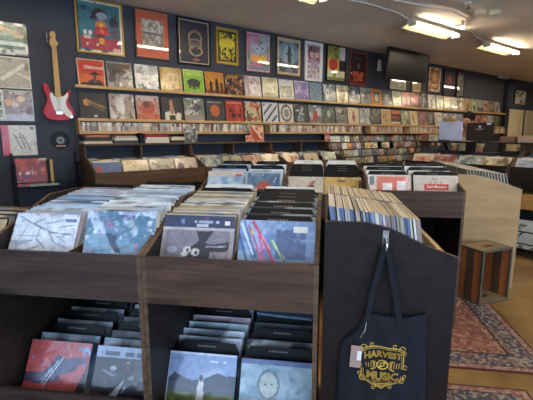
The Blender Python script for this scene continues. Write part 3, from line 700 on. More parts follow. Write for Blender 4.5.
UW = []
for k, (x, w) in enumerate(((1.11, 1.295), (2.41, 1.325), (3.74, 1.24))):
    UW.append(unit('wall_record_bin', ['brown wall bin with open shelf on top, nearest the guitar', 'brown wall bin with open shelf on top, the middle one of three', 'brown wall bin with open shelf on top, ending at the disc rack'][k],
        'record bin', (x, 4.38, 0), 0, w, .62, PW, .86, 1.037, cols=4 if k < 2 else 3, front='wall_wood', side='wall_wood', hutch=(.37, 1.33)))
UK = []
for k, (y, w) in enumerate(((3.50, 1.42), (2.07, 1.30))):
    UK.append(unit('counter_record_bin', ['dark wooden counter bin under the monitors', 'dark wooden counter bin at the right edge behind the plywood end'][k],
        'record bin', (5.30, y, 0), YAW_COUNTER, w, .66, [(0, 1.055), (.36, 1.19), (.37, 1.31), (.66, 1.31)], .852, 1.05, cols=4, front='dark_wood', side='wall_wood', hutch=(.37, 1.33)))

# ================================================================== RECORDS IN THE BINS
tops = {
 'pale': ['c8def2', 'eef4fa', 'a4c0de', 'd8e6f2', 'f0f0ec', '7fa6d0', 'dcc6d0', 'b8d4dc', '5d80a4', 'e6eef6'],
 'white': ['eef2f4', 'd8e0e4', 'f2f0e8', 'c4d4e0', 'e4e2d6', 'b4c8d4', 'dcd6c6', '98a8b4'],
 'cream': ['ddd3b4', 'cfc09a', 'e4dcc4', 'b8a47c', 'd8d4c8', '8c7c60', 'c9b892', '5c5850'],
 'dark': ['23262c', '3a4450', '16181c', '8fa4b8', '2c3038', '1c2026', '5c6c7c', '28282c'],
 'mix': ['b89868', '8c5a3c', 'd8c8a0', '6c4c34', 'a88454', 'c8b080', '4c3828', 'e0d4b4'],
}
_plain = {}
def plain_cover(col, n=4):
    if col not in _plain:
        i = len(_plain)
        _plain[col] = cover_mesh('record', art(col, [('r', .08, .86, .6, .93, 'e8e4da' if i % 2 else '30343c'), ('b', 3, .6, 1, 'a8b0b8' if i % 3 else '48505c'), ('n', 4, .2)], i), n=10, th=.0045,
                                 edge=['e8e4d8', 'd8d8d4', 'cfc4a4', 'b8c4cc', 'f0ece0'][i % 5], mat='wrap_dull')
    return _plain[col]
def put(me, U, x, y, z, lean, lab, group, name='record', yawj=0.0):
    t, loc, yaw = U
    o = link(name, me, None, at(loc, yaw, x, y, z), (-lean, 0, yaw+yawj))
    return tag(o, lab, 'record', group)
# black filing dividers with clipped top corners
def divider_mesh(w=.31, h=.328):
    c = .035
    pts = [(-w/2,0),(w/2,0),(w/2,h-c),(w/2-c*.6,h),(-w/2+c*.6,h),(-w/2,h-c)]
    mb = MB().prism(pts, 0, .002, 'y')
    for k in range(7): mb.box(-.045+k*.013, -.0008, h-.022, -.045+k*.013+.008, -.0002, h-.016, 1)
    return mb.mesh('divider', ['black', 'grey_metal'])
DIV = divider_mesh()
DIVT = divider_mesh(.30, .372)
DIVW = divider_mesh(.29, .372).copy()
DIVW.materials[0] = M['white']; DIVW.materials[1] = M['grey_metal']
DIVS = divider_mesh(.30, .332).copy(); DIVS.materials[0] = M['white']
def put_div(U, x, y, z, lean, lab, group, me=None):
    t, loc, yaw = U
    return tag(link('filing_divider', me or DIV, None, at(loc, yaw, x, y, z), (-lean, 0, yaw)), lab, 'divider', group)
def column(U, xc, y0, y1, zf0, slope, n, pal, lean, lab, group, front=None, divs=(), dlab='', wdivs=(), wlab='', tall=False, back_div=False, n_front=80, sleeve=None, jit=.006):
    """front: (mesh function, label); the rest are plain covers filed behind it"""
    rnd = random.Random(hash_s(lab))
    for k in range(n):
        y = y0+(y1-y0)*k/max(1, n-1); z = zf0+.0285+slope*(y-.018)
        lv = lean+rnd.uniform(-.012, .012)
        if k == 0 and front:
            o = put(cover_mesh('record', front[0], w=.316, h=.316, n=n_front, th=.005, edge='e4e8ec'), U, xc, y, z, lean, front[1], None)
            if sleeve: sleeve(o)
            continue
        if k in divs:
            put_div(U, xc, y, z, lean, dlab, group+' dividers', DIVT if tall else DIV); continue
        if k in wdivs:
            put_div(U, xc, y, z, lean, wlab, group+' white dividers', DIVW if tall else DIVS); continue
        put(plain_cover(rnd.choice(tops[pal])), U, xc+rnd.uniform(-jit, jit), y, z, lv, lab, group)
def hash_s(s):
    h = 7
    for ch in s: h = (h*31+ord(ch)) & 0xffffff
    return h
def sticker(x, z, w=.05, h=.022):
    def f(o):
        s = MB().box(x-w/2, -.0012, z-h/2, x+w/2, -.0003, z+h/2).build('price_sticker', 'white', o)
        s['label'] = 'white price sticker'
    return f
SL = .07/.69
LEAN = R(29)
whitebirds = art('e6eef8', [('b',3,.55,1,'f0f5fb'),('l',.05,.95,.30,.84,.010,'8d9db8'),('l',.30,.84,.62,.72,.012,'7f90ae'),('l',.62,.72,.95,.70,.010,'8d9db8'),('l',.30,.84,.45,.93,.008,'8d9db8'),('l',.42,.80,.40,.62,.010,'8d9db8'),('l',.40,.62,.55,.50,.010,'8d9db8'),('l',.55,.75,.68,.58,.010,'8494b0'),('l',.68,.58,.9,.5,.008,'94a4bc'),('l',.10,.66,.40,.66,.010,'94a4bc'),('l',.12,.52,.33,.60,.010,'94a4bc'),('l',.2,.78,.14,.62,.008,'98a8c0'),('l',.5,.85,.8,.92,.008,'94a4bc'),('l',.7,.80,.93,.84,.008,'94a4bc'),('l',.25,.45,.48,.52,.008,'98a8bc'),('l',.72,.66,.84,.60,.008,'98a8bc'),('b',9,.70,2,'b4c2d6'),('r',.80,.885,.95,.935,'7c8cb0')], 101)
column(UA, .189, .055, .60, .775, SL, 22, 'pale', LEAN, 'record filed behind the white branch-drawing cover, upper tier', 'records behind the white branch-drawing cover',
       (whitebirds, 'white cover with fine grey branch drawing at front of the left bin'), divs=(21,), dlab='black lettered divider at the back behind the branch-drawing cover')
seacliff = art('cfe0f5', [('b',3,.6,5,'deeafa'),('r',.31,.875,.70,.955,'5a6896'),('b',9,.72,1,'93a2c6'),('w',.90,.94,.74,.92,18,'5c6c94'),('r',.74,.875,.82,.90,'46587e'),('w',.84,.86,.75,.9,22,'8494b4'),('r',0,0,1,.68,'7ba0b8'),('b',5,.5,2,'55809c'),('b',7,.62,3,'b4c8d0'),('b',11,.66,7,'d4dce4'),('p',[(.30,.68),(.38,.70),(.52,.50),(.56,.42),(.46,.44)],'44566c'),('e',.44,.63,.04,.05,'3c4c60'),('b',9,.72,4,'a88cae'),('r',.55,.635,.9,.65,'6c8ca4')], 102)
column(UA, .565, .06, .60, .785, SL, 24, 'white', R(22), 'record filed behind the pale coast-scene cover, upper tier', 'records behind the pale coast-scene cover',
       (seacliff, 'pale blue coast-scene cover with a violet title strip'), divs=(23,), dlab='black lettered divider at the back behind the coast-scene cover')
birds = art('88828c', [('n',3,.12),('e',.16,.50,.07,.05,'aaa8b8'),('r',.05,.0,.95,.80,'868089'),('e',.16,.52,.07,.05,'a8a6b6'),('p',[(.30,.30),(.36,.52),(.46,.60),(.60,.62),(.72,.60),(.97,.66),(.98,.56),(.85,.50),(.70,.50),(.66,.30)],'38353e'),('p',[(.48,.78),(.72,.79),(.62,.64),(.66,.60),(.48,.60),(.52,.66)],'3a3740'),('e',.37,.525,.055,.045,'dcd8d6'),('e',.49,.495,.06,.05,'dcd8d6'),('e',.38,.52,.018,.025,'302c34'),('e',.50,.49,.02,.028,'302c34'),('l',.64,.57,.90,.585,.008,'b8b2b2'),('r',.70,.30,.92,.50,'9c959a'),('l',.72,.5,.78,.40,.008,'565058'),('e',.34,.46,.05,.03,'dcd8d6'),('r',0,0,.05,.82,'a89c9c'),('r',.95,0,1,.82,'a89ca0'),('r',0,.80,1,.835,'bdb8b6'),('r',0,.835,1,1,'39435f'),('w',.895,.93,.33,.78,30,'a9b5cd'),('e',.27,.915,.03,.035,'7a92c0'),('r',.47,.85,.63,.88,'c4c8d2'),('e',.6,.965,.035,.010,'a85050')], 103)
column(UB, .180, .065, .60, .782, SL, 24, 'cream', R(27), 'record filed behind the grey bird-figures cover, upper tier', 'records behind the grey bird-figures cover',
       (birds, 'grey cover with two dark cartoonish bird figures under a navy title strip'), divs=(20,), dlab='black divider behind the grey bird-figures cover', wdivs=(23,), wlab='white divider at the back of the bird-figures column', sleeve=sticker(.125, .285, .022, .018))
swirl = art('7c98c0', [('b',3,.5,1,'6482ae'),('r',.50,.50,.88,.88,'56688c'),('b',4,.60,2,'9cb6d8'),('l',.02,.95,.20,.55,.014,'cfe0f0'),('l',.06,.98,.24,.5,.008,'2c4878'),('l',.0,.8,.14,.4,.012,'35588c'),('l',.18,.97,.34,.72,.020,'c8486c'),('l',.34,.72,.50,.40,.018,'c04068'),('l',.24,.90,.36,.42,.014,'d05c80'),('l',.12,.92,.26,.62,.010,'b83c68'),('l',.26,.62,.33,.35,.014,'d8648c'),('l',.30,.80,.42,.62,.008,'e8a0b8'),('l',.45,.72,.52,.62,.018,'b4dca4'),('l',.54,.60,.60,.50,.018,'b4dca4'),('l',.50,.70,.63,.44,.006,'2c3848'),('e',.175,.84,.02,.035,'e4c878'),('l',.08,.7,.2,.42,.008,'a8c4e4')], 104)
column(UB, .520, .05, .60, .775, SL, 17, 'dark', R(27), 'record filed behind the blue swirled cover, upper tier', 'records behind the blue swirled cover',
       (swirl, 'shrink-wrapped blue and pink swirled cover with white price sticker'), wdivs=(16,), wlab='white divider at the back of the swirled-cover column', divs=(1, 4, 7, 10, 12, 14, 15), dlab='black lettered divider behind the blue swirled cover', sleeve=sticker(.098, .280, .058, .026))
# neighbour at the far left: one visible column
column(UZ, .520, .06, .26, .735, SL, 8, 'mix', R(25), 'brown-toned record at the extreme left edge', 'brown-toned records at the left edge')
# lower tiers
LS = .07/.69
redhands = art('c4524e', [('l',.0,.48,.30,.46,.07,'4a3c52'),('l',.22,.46,.50,.52,.085,'4e4866'),('l',.34,.50,.52,.74,.060,'454060'),('l',.50,.74,.66,.70,.055,'4a4666'),('l',.45,.56,.75,.66,.07,'524e6e'),('l',.66,.70,.92,.76,.06,'55516f'),('e',.93,.86,.06,.09,'a4b6d4'),('l',.30,.40,.50,.72,.007,'d0e0f6'),('l',.34,.38,.58,.78,.007,'dce8f8'),('l',.26,.42,.40,.60,.006,'b4c8e8'),('l',.60,.95,.70,.80,.008,'e0a0a0'),('p',[(.84,.30),(1,.72),(1,.30)],'241c24'),('b',5,.72,1,'a84450'),('b',12,.78,2,'8894b8')], 110)
column(UA, .200, .06, .56, .14, LS, 9, 'dark', R(27), 'record filed behind the red clasped-hands cover, lower tier', 'records behind the red clasped-hands cover',
       (redhands, 'red cover with dark clasped arms in the lower tier'), divs=(2, 4, 6, 8), dlab='black divider behind the red clasped-hands cover')
street = art('1f1d22', [('r',0,.84,1,1,'a3b3cb'),('w',.875,.925,.08,.98,22,'38445c'),('w',.775,.81,.40,.97,20,'8890a0'),('w',.70,.735,.50,.97,26,'a83038'),('w',.62,.65,.55,.97,26,'6c7480'),('w',.56,.59,.55,.97,26,'6c7480'),('b',6,.66,1,'44444c'),('p',[(.24,.28),(.50,.56),(.40,.28)],'bcc0c8'),('b',10,.76,2,'9098a4'),('e',.30,.70,.05,.03,'a8acb8'),('l',.15,.66,.32,.60,.012,'8c909c')], 111)
column(UA, .550, .055, .56, .14, LS, 9, 'dark', R(27), 'record filed behind the black street-photo cover, lower tier', 'records behind the black street-photo cover',
       (street, 'black street-photo cover with pale headline strip in the lower tier'), divs=(3, 5, 8), dlab='black divider behind the black street-photo cover')
meadow = art('93a6cc', [('r',0,.7,1,1,'8ea2c8'),('b',3,.6,1,'b4c0d8'),('p',[(0,.62),(.10,.72),(.24,.66),(.38,.63),(.55,.66),(.74,.75),(.86,.71),(1,.72),(1,.3),(0,.3)],'3f4756'),('p',[(.0,.58),(.2,.60),(.42,.52),(1,.56),(1,.3),(0,.3)],'4c5664'),('r',0,0,1,.47,'64703c'),('B',0,0,1,.47,16,.55,2,'7c8648'),('p',[(.44,.25),(.46,.56),(.475,.64),(.53,.64),(.545,.56),(.57,.25)],'dcd8d4'),('e',.50,.665,.028,.045,'4c3630'),('w',.88,.91,.62,.85,26,'dce4f0'),('r',0,0,.018,1,'a8b8d0'),('r',0,.965,1,1,'c8d4e4')], 112)
column(UB, .180, .06, .56, .14, LS, 9, 'pale', R(27), 'record filed behind the meadow cover, lower tier', 'records behind the meadow cover',
       (meadow, 'cover of a figure in white in a green meadow before mountains'), divs=(1, 6, 8), dlab='black divider behind the meadow cover')
icy = art('a0b8c4', [('b',3,.5,1,'b8ccd4'),('b',5,.6,2,'7c98a4'),('e',.40,.66,.13,.17,'c0c8bc'),('o',.40,.68,.14,.18,.10,'6c8088'),('e',.36,.68,.015,.012,'485860'),('e',.44,.68,.015,.012,'485860'),('p',[(.2,.3),(.3,.52),(.52,.52),(.68,.3)],'8ca09c'),('l',.6,.5,.95,.56,.012,'8ca4a8'),('r',0,.93,1,1,'64749c')], 113)
column(UB, .520, .05, .56, .14, LS, 8, 'dark', R(27), 'record filed behind the icy portrait cover, lower tier', 'records behind the icy portrait cover',
       (icy, 'icy blue-green portrait cover in the lower tier'), divs=(1, 3, 5, 7), dlab='black divider behind the icy portrait cover')
tag(MB().box(-.14,-.02,0,.14,.09,.012).build('spare_sleeve', 'wrap', None, at(UB[1], UB[2], .52, .50, .52), (R(4),R(3),UB[2])), 'clear plastic sleeve lying over the dividers, lower right tier', 'sleeve')
_m = bpy.data.objects['spare_sleeve'].data; _m.materials.clear(); _m.materials.append(plain('clear_plastic_film', '7488a0', .15, coat=.8, bump=.8, nscale=25))

# near-black bin: records face the aisle, their edges towards the camera
for col_i, (x0, n) in enumerate(((.175, 34), (.515, 34))):
    rnd = random.Random(50+col_i)
    lab = ['record edge in the near row of the near-black bin', 'record edge in the far row of the near-black bin'][col_i]
    grp = ['records in the near row of the near-black bin', 'records in the far row of the near-black bin'][col_i]
    for k in range(n):
        y = .08+k*.0096; z = .80+.0285+.13*(y-.018)
        c = rnd.choice(['b4aea4', '5c6c8c', 'c8bfa8', '7c7688', 'b8a494', '56648a', 'a8a49c', '8c7a78', 'd0ccc0', '8c94a8', '44485c', '9c8c78'])
        key = 'R'+c
        if key not in _plain:
            _plain[key] = cover_mesh('record', art(c, [('n', 4, .2)], 3), n=4, th=.0072, edge=c, mat='wrap_dull')
            # cream top edge like worn card
            at_ = _plain[key].attributes['paint']; nn = len(_plain[key].vertices)
            e = hx(rnd.choice(['dcd0b4', 'e4dcc8', 'cdbf9e', 'a09480', 'e0dad0']))
            for q in range(nn-20, nn-16): at_.data[q].color = (*e, 1)
        put(_plain[key], UR, x0+rnd.uniform(-.004, .004), y, z, R(9)+rnd.uniform(-.02, .02)*.4, lab, grp)

# middle-distance bins
sky = art('a8cbe0', [('b',4,.5,1,'d0e4f0'),('b',6,.55,2,'88b4d4'),('r',0,.86,1,1,'dccfc4'),('r',.78,.86,.95,.93,'c85848')], 120)
moon = art('50708c', [('b',4,.5,1,'688aa4'),('e',.52,.50,.22,.24,'b8604c'),('l',.78,.68,.85,.84,.014,'d8e4f0'),('w',.88,.91,.15,.5,24,'a8bccc'),('m',.05,'b8c4cc'),('r',0,0,1,.02,'2c3c50')], 121)
hand = art('d9cdb8', [('p',[(.18,.52),(.3,.60),(.42,.62),(.55,.72),(.72,.90),(.78,.88),(.66,.66),(.5,.52),(.3,.5)],'b07058'),('l',.3,.52,.66,.74,.014,'5c3830'),('l',.5,.62,.72,.70,.012,'7c5040'),('b',5,.72,1,'c8b8a0'),('e',.7,.72,.05,.04,'3c3430')], 122)
gold = art('d8b45c', [('b',3,.6,1,'c89c48'),('e',.45,.90,.14,.045,'a06c38'),('e',.24,.66,.06,.075,'905c30'),('e',.78,.68,.07,.08,'985c38'),('l',.4,.9,.5,.9,.012,'6c4420'),('b',6,.7,2,'e8d498')], 123)
window_c = art('dccfc4', [('r',.22,.5,1,.95,'d87864'),('r',.22,.1,.35,.95,'d87864'),('r',.58,.1,.68,.95,'d87864'),('r',.36,.0,.58,.80,'f0ece8'),('r',.68,.0,.88,.84,'f0ece8'),('r',.04,.74,.16,.95,'6c8084'),('r',.88,.1,1,.95,'e0bcb0')], 124)
redlab = art('c9bcac', [('w',.90,.93,.35,.6,22,'9c9084'),('w',.81,.84,.33,.72,26,'8c8074'),('r',.25,.65,.78,.78,'c83024'),('m',.02,'d8d0c4')], 125)
def redtext(o): lettering('title', 'Said Matters', .028, 'white', o, (.005, -.0015, .2255), .0004, label='white lettering on the red label')
LE = R(24)
column(UE1, .190, .05, .52, .80, SL, 5, 'pale', LE, 'record filed behind the sky blue cover', 'records behind the sky blue cover', (sky, 'sky blue cloudy cover in the middle distance'), divs=(2, 4), dlab='black divider behind the sky blue cover', n_front=30)
column(UE1, .527, .05, .52, .80, SL, 5, 'pale', LE, 'record filed behind the moonlit cover', 'records behind the moonlit cover', (moon, 'dark blue cover with orange moon and pale border'), divs=(2, 4), dlab='black divider behind the moonlit cover', n_front=30)
column(UE2, .168, .09, .56, .745, .13, 6, 'white', LE, 'record filed behind the reaching-hand cover', 'records behind the reaching-hand cover', (hand, 'cream cover with a reddish reaching hand'), divs=(1, 2, 3), dlab='tall black divider behind the reaching-hand cover', wdivs=(5,), wlab='tall white card at the back behind the reaching-hand cover', tall=True, n_front=30)
column(UE2, .490, .09, .56, .745, .13, 6, 'white', LE, 'record filed behind the golden yellow cover', 'records behind the golden yellow cover', (gold, 'golden yellow cover with small brown heads'), divs=(1, 2, 3), dlab='tall black divider behind the golden yellow cover', wdivs=(4, 5), wlab='tall white card at the back behind the golden yellow cover', tall=True, n_front=30)
column(UC, .175, .05, .50, .815, .11, 6, 'white', LE, 'record filed behind the coral window cover', 'records behind the coral window cover', (window_c, 'coral and white cover with window-like squares'), divs=(1, 3, 5), dlab='black divider behind the coral window cover', n_front=36)
column(UC, .512, .05, .50, .815, .11, 6, 'white', LE, 'record filed behind the red-labelled grey cover', 'records behind the red-labelled grey cover', (redlab, 'beige-grey cover with a red label in white lettering'), divs=(1, 3, 5), dlab='black divider behind the red-labelled cover', n_front=40, sleeve=redtext)
for bi, U in enumerate((UD, UD2)):
    for ci, x0 in enumerate((.180, .515)):
        n = 14
        for k in range(n):
            y = .06+k*.026; z = .74+.0285+.12*(y-.018)
            c = random.choice(['cream', 'cream', 'mix'])
            put(plain_cover(random.choice(tops[c])), U, x0, y, z, R(14), ['record edge in the plywood-ended bin', 'record edge in the bin behind the plywood-ended one'][bi],
                ['records in the plywood-ended bin', 'records in the bin behind the plywood-ended one'][bi])
# wall bins
wfront = [('blue cover with an orange figure, leftmost in the wall bins', art('7088b0', [('e',.55,.35,.14,.25,'c86840'),('r',.1,.6,.3,.8,'c87868'),('m',.04,'d8dce4')], 130)),
 ('plain cream cover in the nearest wall bin', art('d8ccb0', [('b',4,.6,1,'c4b494')], 131)),
 ('grey photographic cover in the nearest wall bin', art('8c8c80', [('b',4,.5,1,'b8b8a8'),('b',6,.65,2,'5c5c54')], 132)),
 ('cream cover with a purple spot in the nearest wall bin', art('ddd0c0', [('e',.25,.65,.14,.16,'784c80'),('e',.65,.5,.08,.2,'b89078')], 133)),
 ('pale blue patterned cover, first in the middle wall bin', art('b8c4c4', [('b',6,.5,1,'8090a0'),('b',5,.65,2,'e0dcd0')], 134)),
 ('cream cover with black scribble in the middle wall bin', art('d0c498', [('l',.6,.8,.9,.3,.03,'3c3830'),('b',5,.6,1,'8890a0')], 135)),
 ('salmon orange cover in the middle wall bin', art('d0a488', [('b',3,.5,1,'c8785c'),('b',6,.65,2,'e4d4bc')], 136)),
 ('cream speckled cover at the right of the middle wall bin', art('dccfac', [('b',5,.6,1,'b8a47c')], 137)),
 ('tan and red cover in the last wall bin', art('cfb48c', [('b',4,.55,1,'a86c4c'),('b',6,.6,2,'e4dcc4')], 138)),
 ('cream cover with brown figure in the last wall bin', art('d8c8a4', [('e',.5,.4,.2,.3,'8c5c3c')], 139)),
 ('pale green cover at the end of the last wall bin', art('aab498', [('b',5,.5,1,'d0d8c0'),('b',6,.66,2,'6c7860')], 140))]
k = 0
for U, (w, nc) in zip(UW, ((1.295, 4), (1.325, 4), (1.24, 3))):
    cw = (w-.036)/nc
    for c in range(nc):
        xc = .018+cw*(c+.5)
        lab, fn = wfront[k]; k += 1
        column(U, xc, .045, .37, .836, .05, 5, ['mix', 'dark', 'dark'][c % 3], R(28), 'record filed behind the '+lab.split(',')[0], 'records behind the '+lab.split(',')[0], ((lambda x, y, f_=fn: tuple(.8*max(0, q)**1.2 if .03 < x < .97 else q*.08 for q in f_(x, y))), lab), n_front=34, jit=.002)  # shade of the gaps between covers painted onto their outer strips
kfront = [('coral and cream cover, leftmost in the counter bin', art('d8a890', [('b',4,.5,1,'c86848'),('m',.1,'d8ccb4')], 150)),
 ('dusty red bordered cover in the counter bin', art('a86c60', [('m',.08,'c8b090'),('b',5,.55,1,'8c4440'),('b',6,.65,2,'d0a498')], 151)),
 ('grey-green tangled cover in the counter bin', art('a4aca0', [('b',7,.5,1,'707c78'),('b',6,.6,2,'d0d4c8')], 152)),
 ('cream bordered cover with pale blossoms in the counter bin', art('b8a478', [('m',.07,'e0d8c0'),('b',4,.5,1,'e4d8b0'),('b',5,.62,2,'6c5840')], 153)),
 ('grey cover with bright reflections, first in the right-edge counter bin', art('949ca8', [('m',.06,'d4ccb4'),('b',3,.6,1,'acb4c0')], 154)),  # paler blotches paint the reflections into the cover colour
 ('silver cover in the right-edge counter bin', art('a8b0b8', [('m',.06,'c8c0a8')], 155)), ('tan cover out of view in the right-edge counter bin', art('b8a078', [], 156)), ('dark cover out of view in the right-edge counter bin', art('58504c', [], 157))]
k = 0
for U, (w, nc) in zip(UK, ((1.42, 4), (1.30, 4))):
    cw = (w-.036)/nc
    for c in range(nc):
        if k >= 6: break
        lab, fn = kfront[k]; k += 1
        column(U, .018+cw*(c+.5)-(.0 if nc == 4 else 0), .045, .40, .836, .05, 4, ['mix', 'dark', 'mix'][c % 3], R(28), 'record filed behind the '+lab.split(',')[0], 'records behind the '+lab.split(',')[0], (fn, lab), n_front=22, jit=.002)

# ================================================================== CD RACK BELOW THE WALL SHELVES
t = thing('disc_rack', 'tiered black rack full of small square discs below the wall shelves', 'rack', (5.02, YB, 0))
RW = 3.85
MB().prism([(-.02, 0), (-.02, 1.42), (-.10, 1.42), (-.46, .66), (-.46, 0)], 0, .02, 'x').build('side_panel', 'blackmetal', t)
MB().prism([(-.02, 0), (-.02, 1.42), (-.10, 1.42), (-.46, .66), (-.46, 0)], RW-.02, RW, 'x').build('side_panel', 'blackmetal', t)
MB().box(.02, -.02, 0, RW-.02, -.004, 1.42).build('back_panel', 'blackmetal', t)
cdm = []
for i, cn in enumerate(list(PAL)*2):
    _f = randart(cn, 400+i*3); _g = random.choice((.28,.45,.7,.9))
    cdm.append(cover_mesh('small_disc', (lambda x, y, _f=_f, _g=_g: tuple(q*_g for q in _f(x, y))), .118, .122, .009, n=10, edge='8c8c88', mat='wrap'))
tiers = [(1.285, -.10), (1.156, -.155), (1.027, -.21), (.898, -.265), (.769, -.32), (.64, -.375)]
tword = ['top', 'second', 'third', 'fourth', 'fifth', 'bottom']
whites = cover_mesh('small_disc', art('dcdcc8', [('e',.5,.5,.2,.2,'8c9c68'),('b',5,.6,1,'f4f4ec')], 9), .118, .122, .009, n=8, edge='e8e8e0')
for r_, (z, y) in enumerate(tiers):
    MB().box(.02, y-.012, z-.012, RW-.02, -.02, z).build('tier', 'blackmetal', t)
    MB().box(.02, y-.018, z-.012, RW-.02, y-.0125, z+.012).build('tier_lip', 'blackmetal', t)
    for c in range(30):
        if random.random() < .02: continue
        me = random.choice(cdm)
        if r_ == 0 and c in (1, 2, 4): me = whites
        o = link('small_disc', me, None, (5.02+.085+c*.126, YB+y+.004, z+.0005), (-.20, 0, random.uniform(-.05, .05)))
        tag(o, f'small square disc case in the {tword[r_]} tier of the black rack', 'disc', f'disc cases in the {tword[r_]} tier')

# ================================================================== THINGS ON THE HUTCH SHELF
def slab_pile(x0, w, items, y=4.745, d=.22):
    z = 1.3305
    for (col, h, dw, lab) in items:
        o = MB().box(-w/2+dw, 0, 0, w/2-dw, d, h-.001).build('boxed_set', plain('card_'+col, col, .5, noise=.15, nscale=60), None, (x0+w/2, y, z), (0,0,random.uniform(-.02,.02)), bevel=.003)
        tag(o, lab, 'box'); z += h
slab_pile(1.11, .31, [('d8c69c',.030,0,'cream boxed set at the bottom of the leftmost pile'),('3a3634',.045,.01,'black boxed set in the middle of the leftmost pile'),('b8785c',.022,.03,'brick red box on top of the leftmost pile')])
slab_pile(1.44, .28, [('4c4a48',.035,0,'grey-black boxed set at the bottom of the second pile'),('d8d4c8',.028,.005,'white boxed set in the second pile'),('c4a890',.025,.02,'beige box on top of the second pile')])
tag(MB().box(0,0,0,.045,.2,.12).build('boxed_set', 'black', None, (1.740, 4.745, 1.3305), bevel=.003), 'upright black box between two piles on the wall bin', 'box')
slab_pile(1.81, .30, [('d8ceb8',.045,0,'thick cream boxed set under the red one'),('e0dccc',.025,.01,'thin white boxed set under the red one'),('b03430',.028,.0,'red boxed set on top of its pile')])
slab_pile(2.13, .29, [('2c2a28',.03,0,'black boxed set at the foot of the pile beside the skull-patterned sleeve'),('e0d4b0',.022,.01,'cream boxed set in the pile beside the patterned sleeve'),('d0c4a0',.022,.015,'pale boxed set topping the pile beside the patterned sleeve')])
def stand_cover(x, y, z, w, fn, lab, n=18, th=.01):
    tag(link('propped_sleeve', cover_mesh('propped_sleeve', fn, w, w, th, n=n), None, (x, y, z), (-.12, 0, 0)), lab, 'record')
stand_cover(2.41, 4.73, 1.3305, .178, art('4a4844', [('b',5,.5,1,'b8b4a8'),('b',7,.6,2,'85807a')], 160), 'small grey skull-patterned sleeve propped on the wall bin')
stand_cover(3.47, 4.73, 1.3305, .235, art('b8402c', [('b',3,.55,1,'d8b090'),('l',.2,.9,.8,.2,.06,'e0c8a8'),('m',.05,'d8c070')], 161), 'red and cream sleeve propped on the wall bin below the gap in the spine shelves')
stand_cover(3.315, 4.73, 1.3305, .09, art('c8483c', [('b',5,.5,1,'e8d0c0')], 162), 'tiny red card beside the red and cream sleeve', n=6)
tag(link('propped_sleeve', cover_mesh('propped_sleeve', art('b04434', [('b',5,.5,1,'d8a48c')], 163), .10, .13, .01, n=6), None, (4.92, 4.74, 1.3305), (-.12,0,0)), 'small red sleeve at the right end of the wall bins', 'record')

# things stored inside the counter hutch and on it
for k, (yy, w, h, c, lab) in enumerate(((3.35,.24,.11,'3c4654','blue-grey box in the left bay of the counter shelf'), (3.02,.3,.08,'2a2b30','black box in the left bay of the counter shelf'), (2.55,.32,.07,'384050','navy box in the right bay of the counter shelf'), (2.24,.2,.1,'2c2624','brown-black box in the right bay of the counter shelf'), (1.85,.26,.09,'4c5460','slate box in the shelf at the right edge'))):
    tag(MB().box(0,-w/2,0,.22,w/2,h).build('stored_box', plain('stored_'+c, c, .5), None, (5.69, yy, 1.1155), bevel=.003), lab, 'box')
for k, (yy, w, h, c, lab) in enumerate(((2.28,.17,.075,'7c5c4c','brown box on the counter just right of the dark monitor'), (2.02,.26,.085,'b49880','tan box on the counter under the cream door'), (1.80,.20,.075,'d8d0b8','cream box on the counter at the right edge'), (1.60,.14,.08,'e0dac8','white box on the counter cut by the right edge'))):
    tag(MB().box(0,-w/2,0,.22,w/2,h).build('counter_box', plain('counter_'+c, c, .5, noise=.1), None, (5.70, yy, 1.3305), bevel=.003), lab, 'box')
for k, (yy, c) in enumerate(((3.46, 'small red and grey carton at the left end of the counter'), (3.33, 'small cream carton at the left end of the counter'))):
    tag(MB().box(0,-.05,0,.1,.05,.10).build('small_carton', plain('carton%d' % k, ['8c5c50','b8ac90'][k], .5, noise=.4, nscale=40), None, (5.70, yy, 1.3305), bevel=.002), c, 'box')

# monitors
t = thing('pale_monitor', 'pale silver-blue monitor panel standing on the counter', 'monitor', (5.76, 3.075, 1.3305), R(-90))
MB().box(-.17, -.01, .02, .17, .012, .285).build('panel', plain('brushed_silver_panel', 'c3cae4', .25, metal=.1, noise=.15, nscale=6), t, bevel=.006)
MB().box(-.09, -.06, 0, .09, .07, .008).bar((0,.02,.008),(0,.02,.06),.018).build('stand', 'chrome', t)
t = thing('dark_monitor', 'dark brown-black monitor with small pale logo, seen from behind', 'monitor', (5.76, 2.655, 1.3305), R(-90))
MB().box(-.185, -.015, .012, .185, .012, .262).build('panel', plain('warm_black_plastic', '332a28', .45), t, bevel=.006)
MB().box(-.09, -.06, 0, .09, .07, .008).bar((0,.02,.008),(0,.02,.06),.018).build('stand', 'black', t)
mb = MB().prism([(-.022,.205),(.0,.222),(.02,.21),(.012,.195),(-.012,.195)], -.0165, -.0155, 'y'); mb.box(-.045,-.0165,.17,.045,-.0155,.176)
mb.build('logo', 'white', t)
MB().box(.09,-.0165,.232,.145,-.0155,.256).build('sticker', 'white', t)
tag(MB().box(-.015,-.055,0,.03,.055,.03).build('orange_card', plain('orange_card', 'c8803c', .5), None, (5.76, 3.09, 1.6205)), 'orange card resting on top of the pale monitor', 'card')

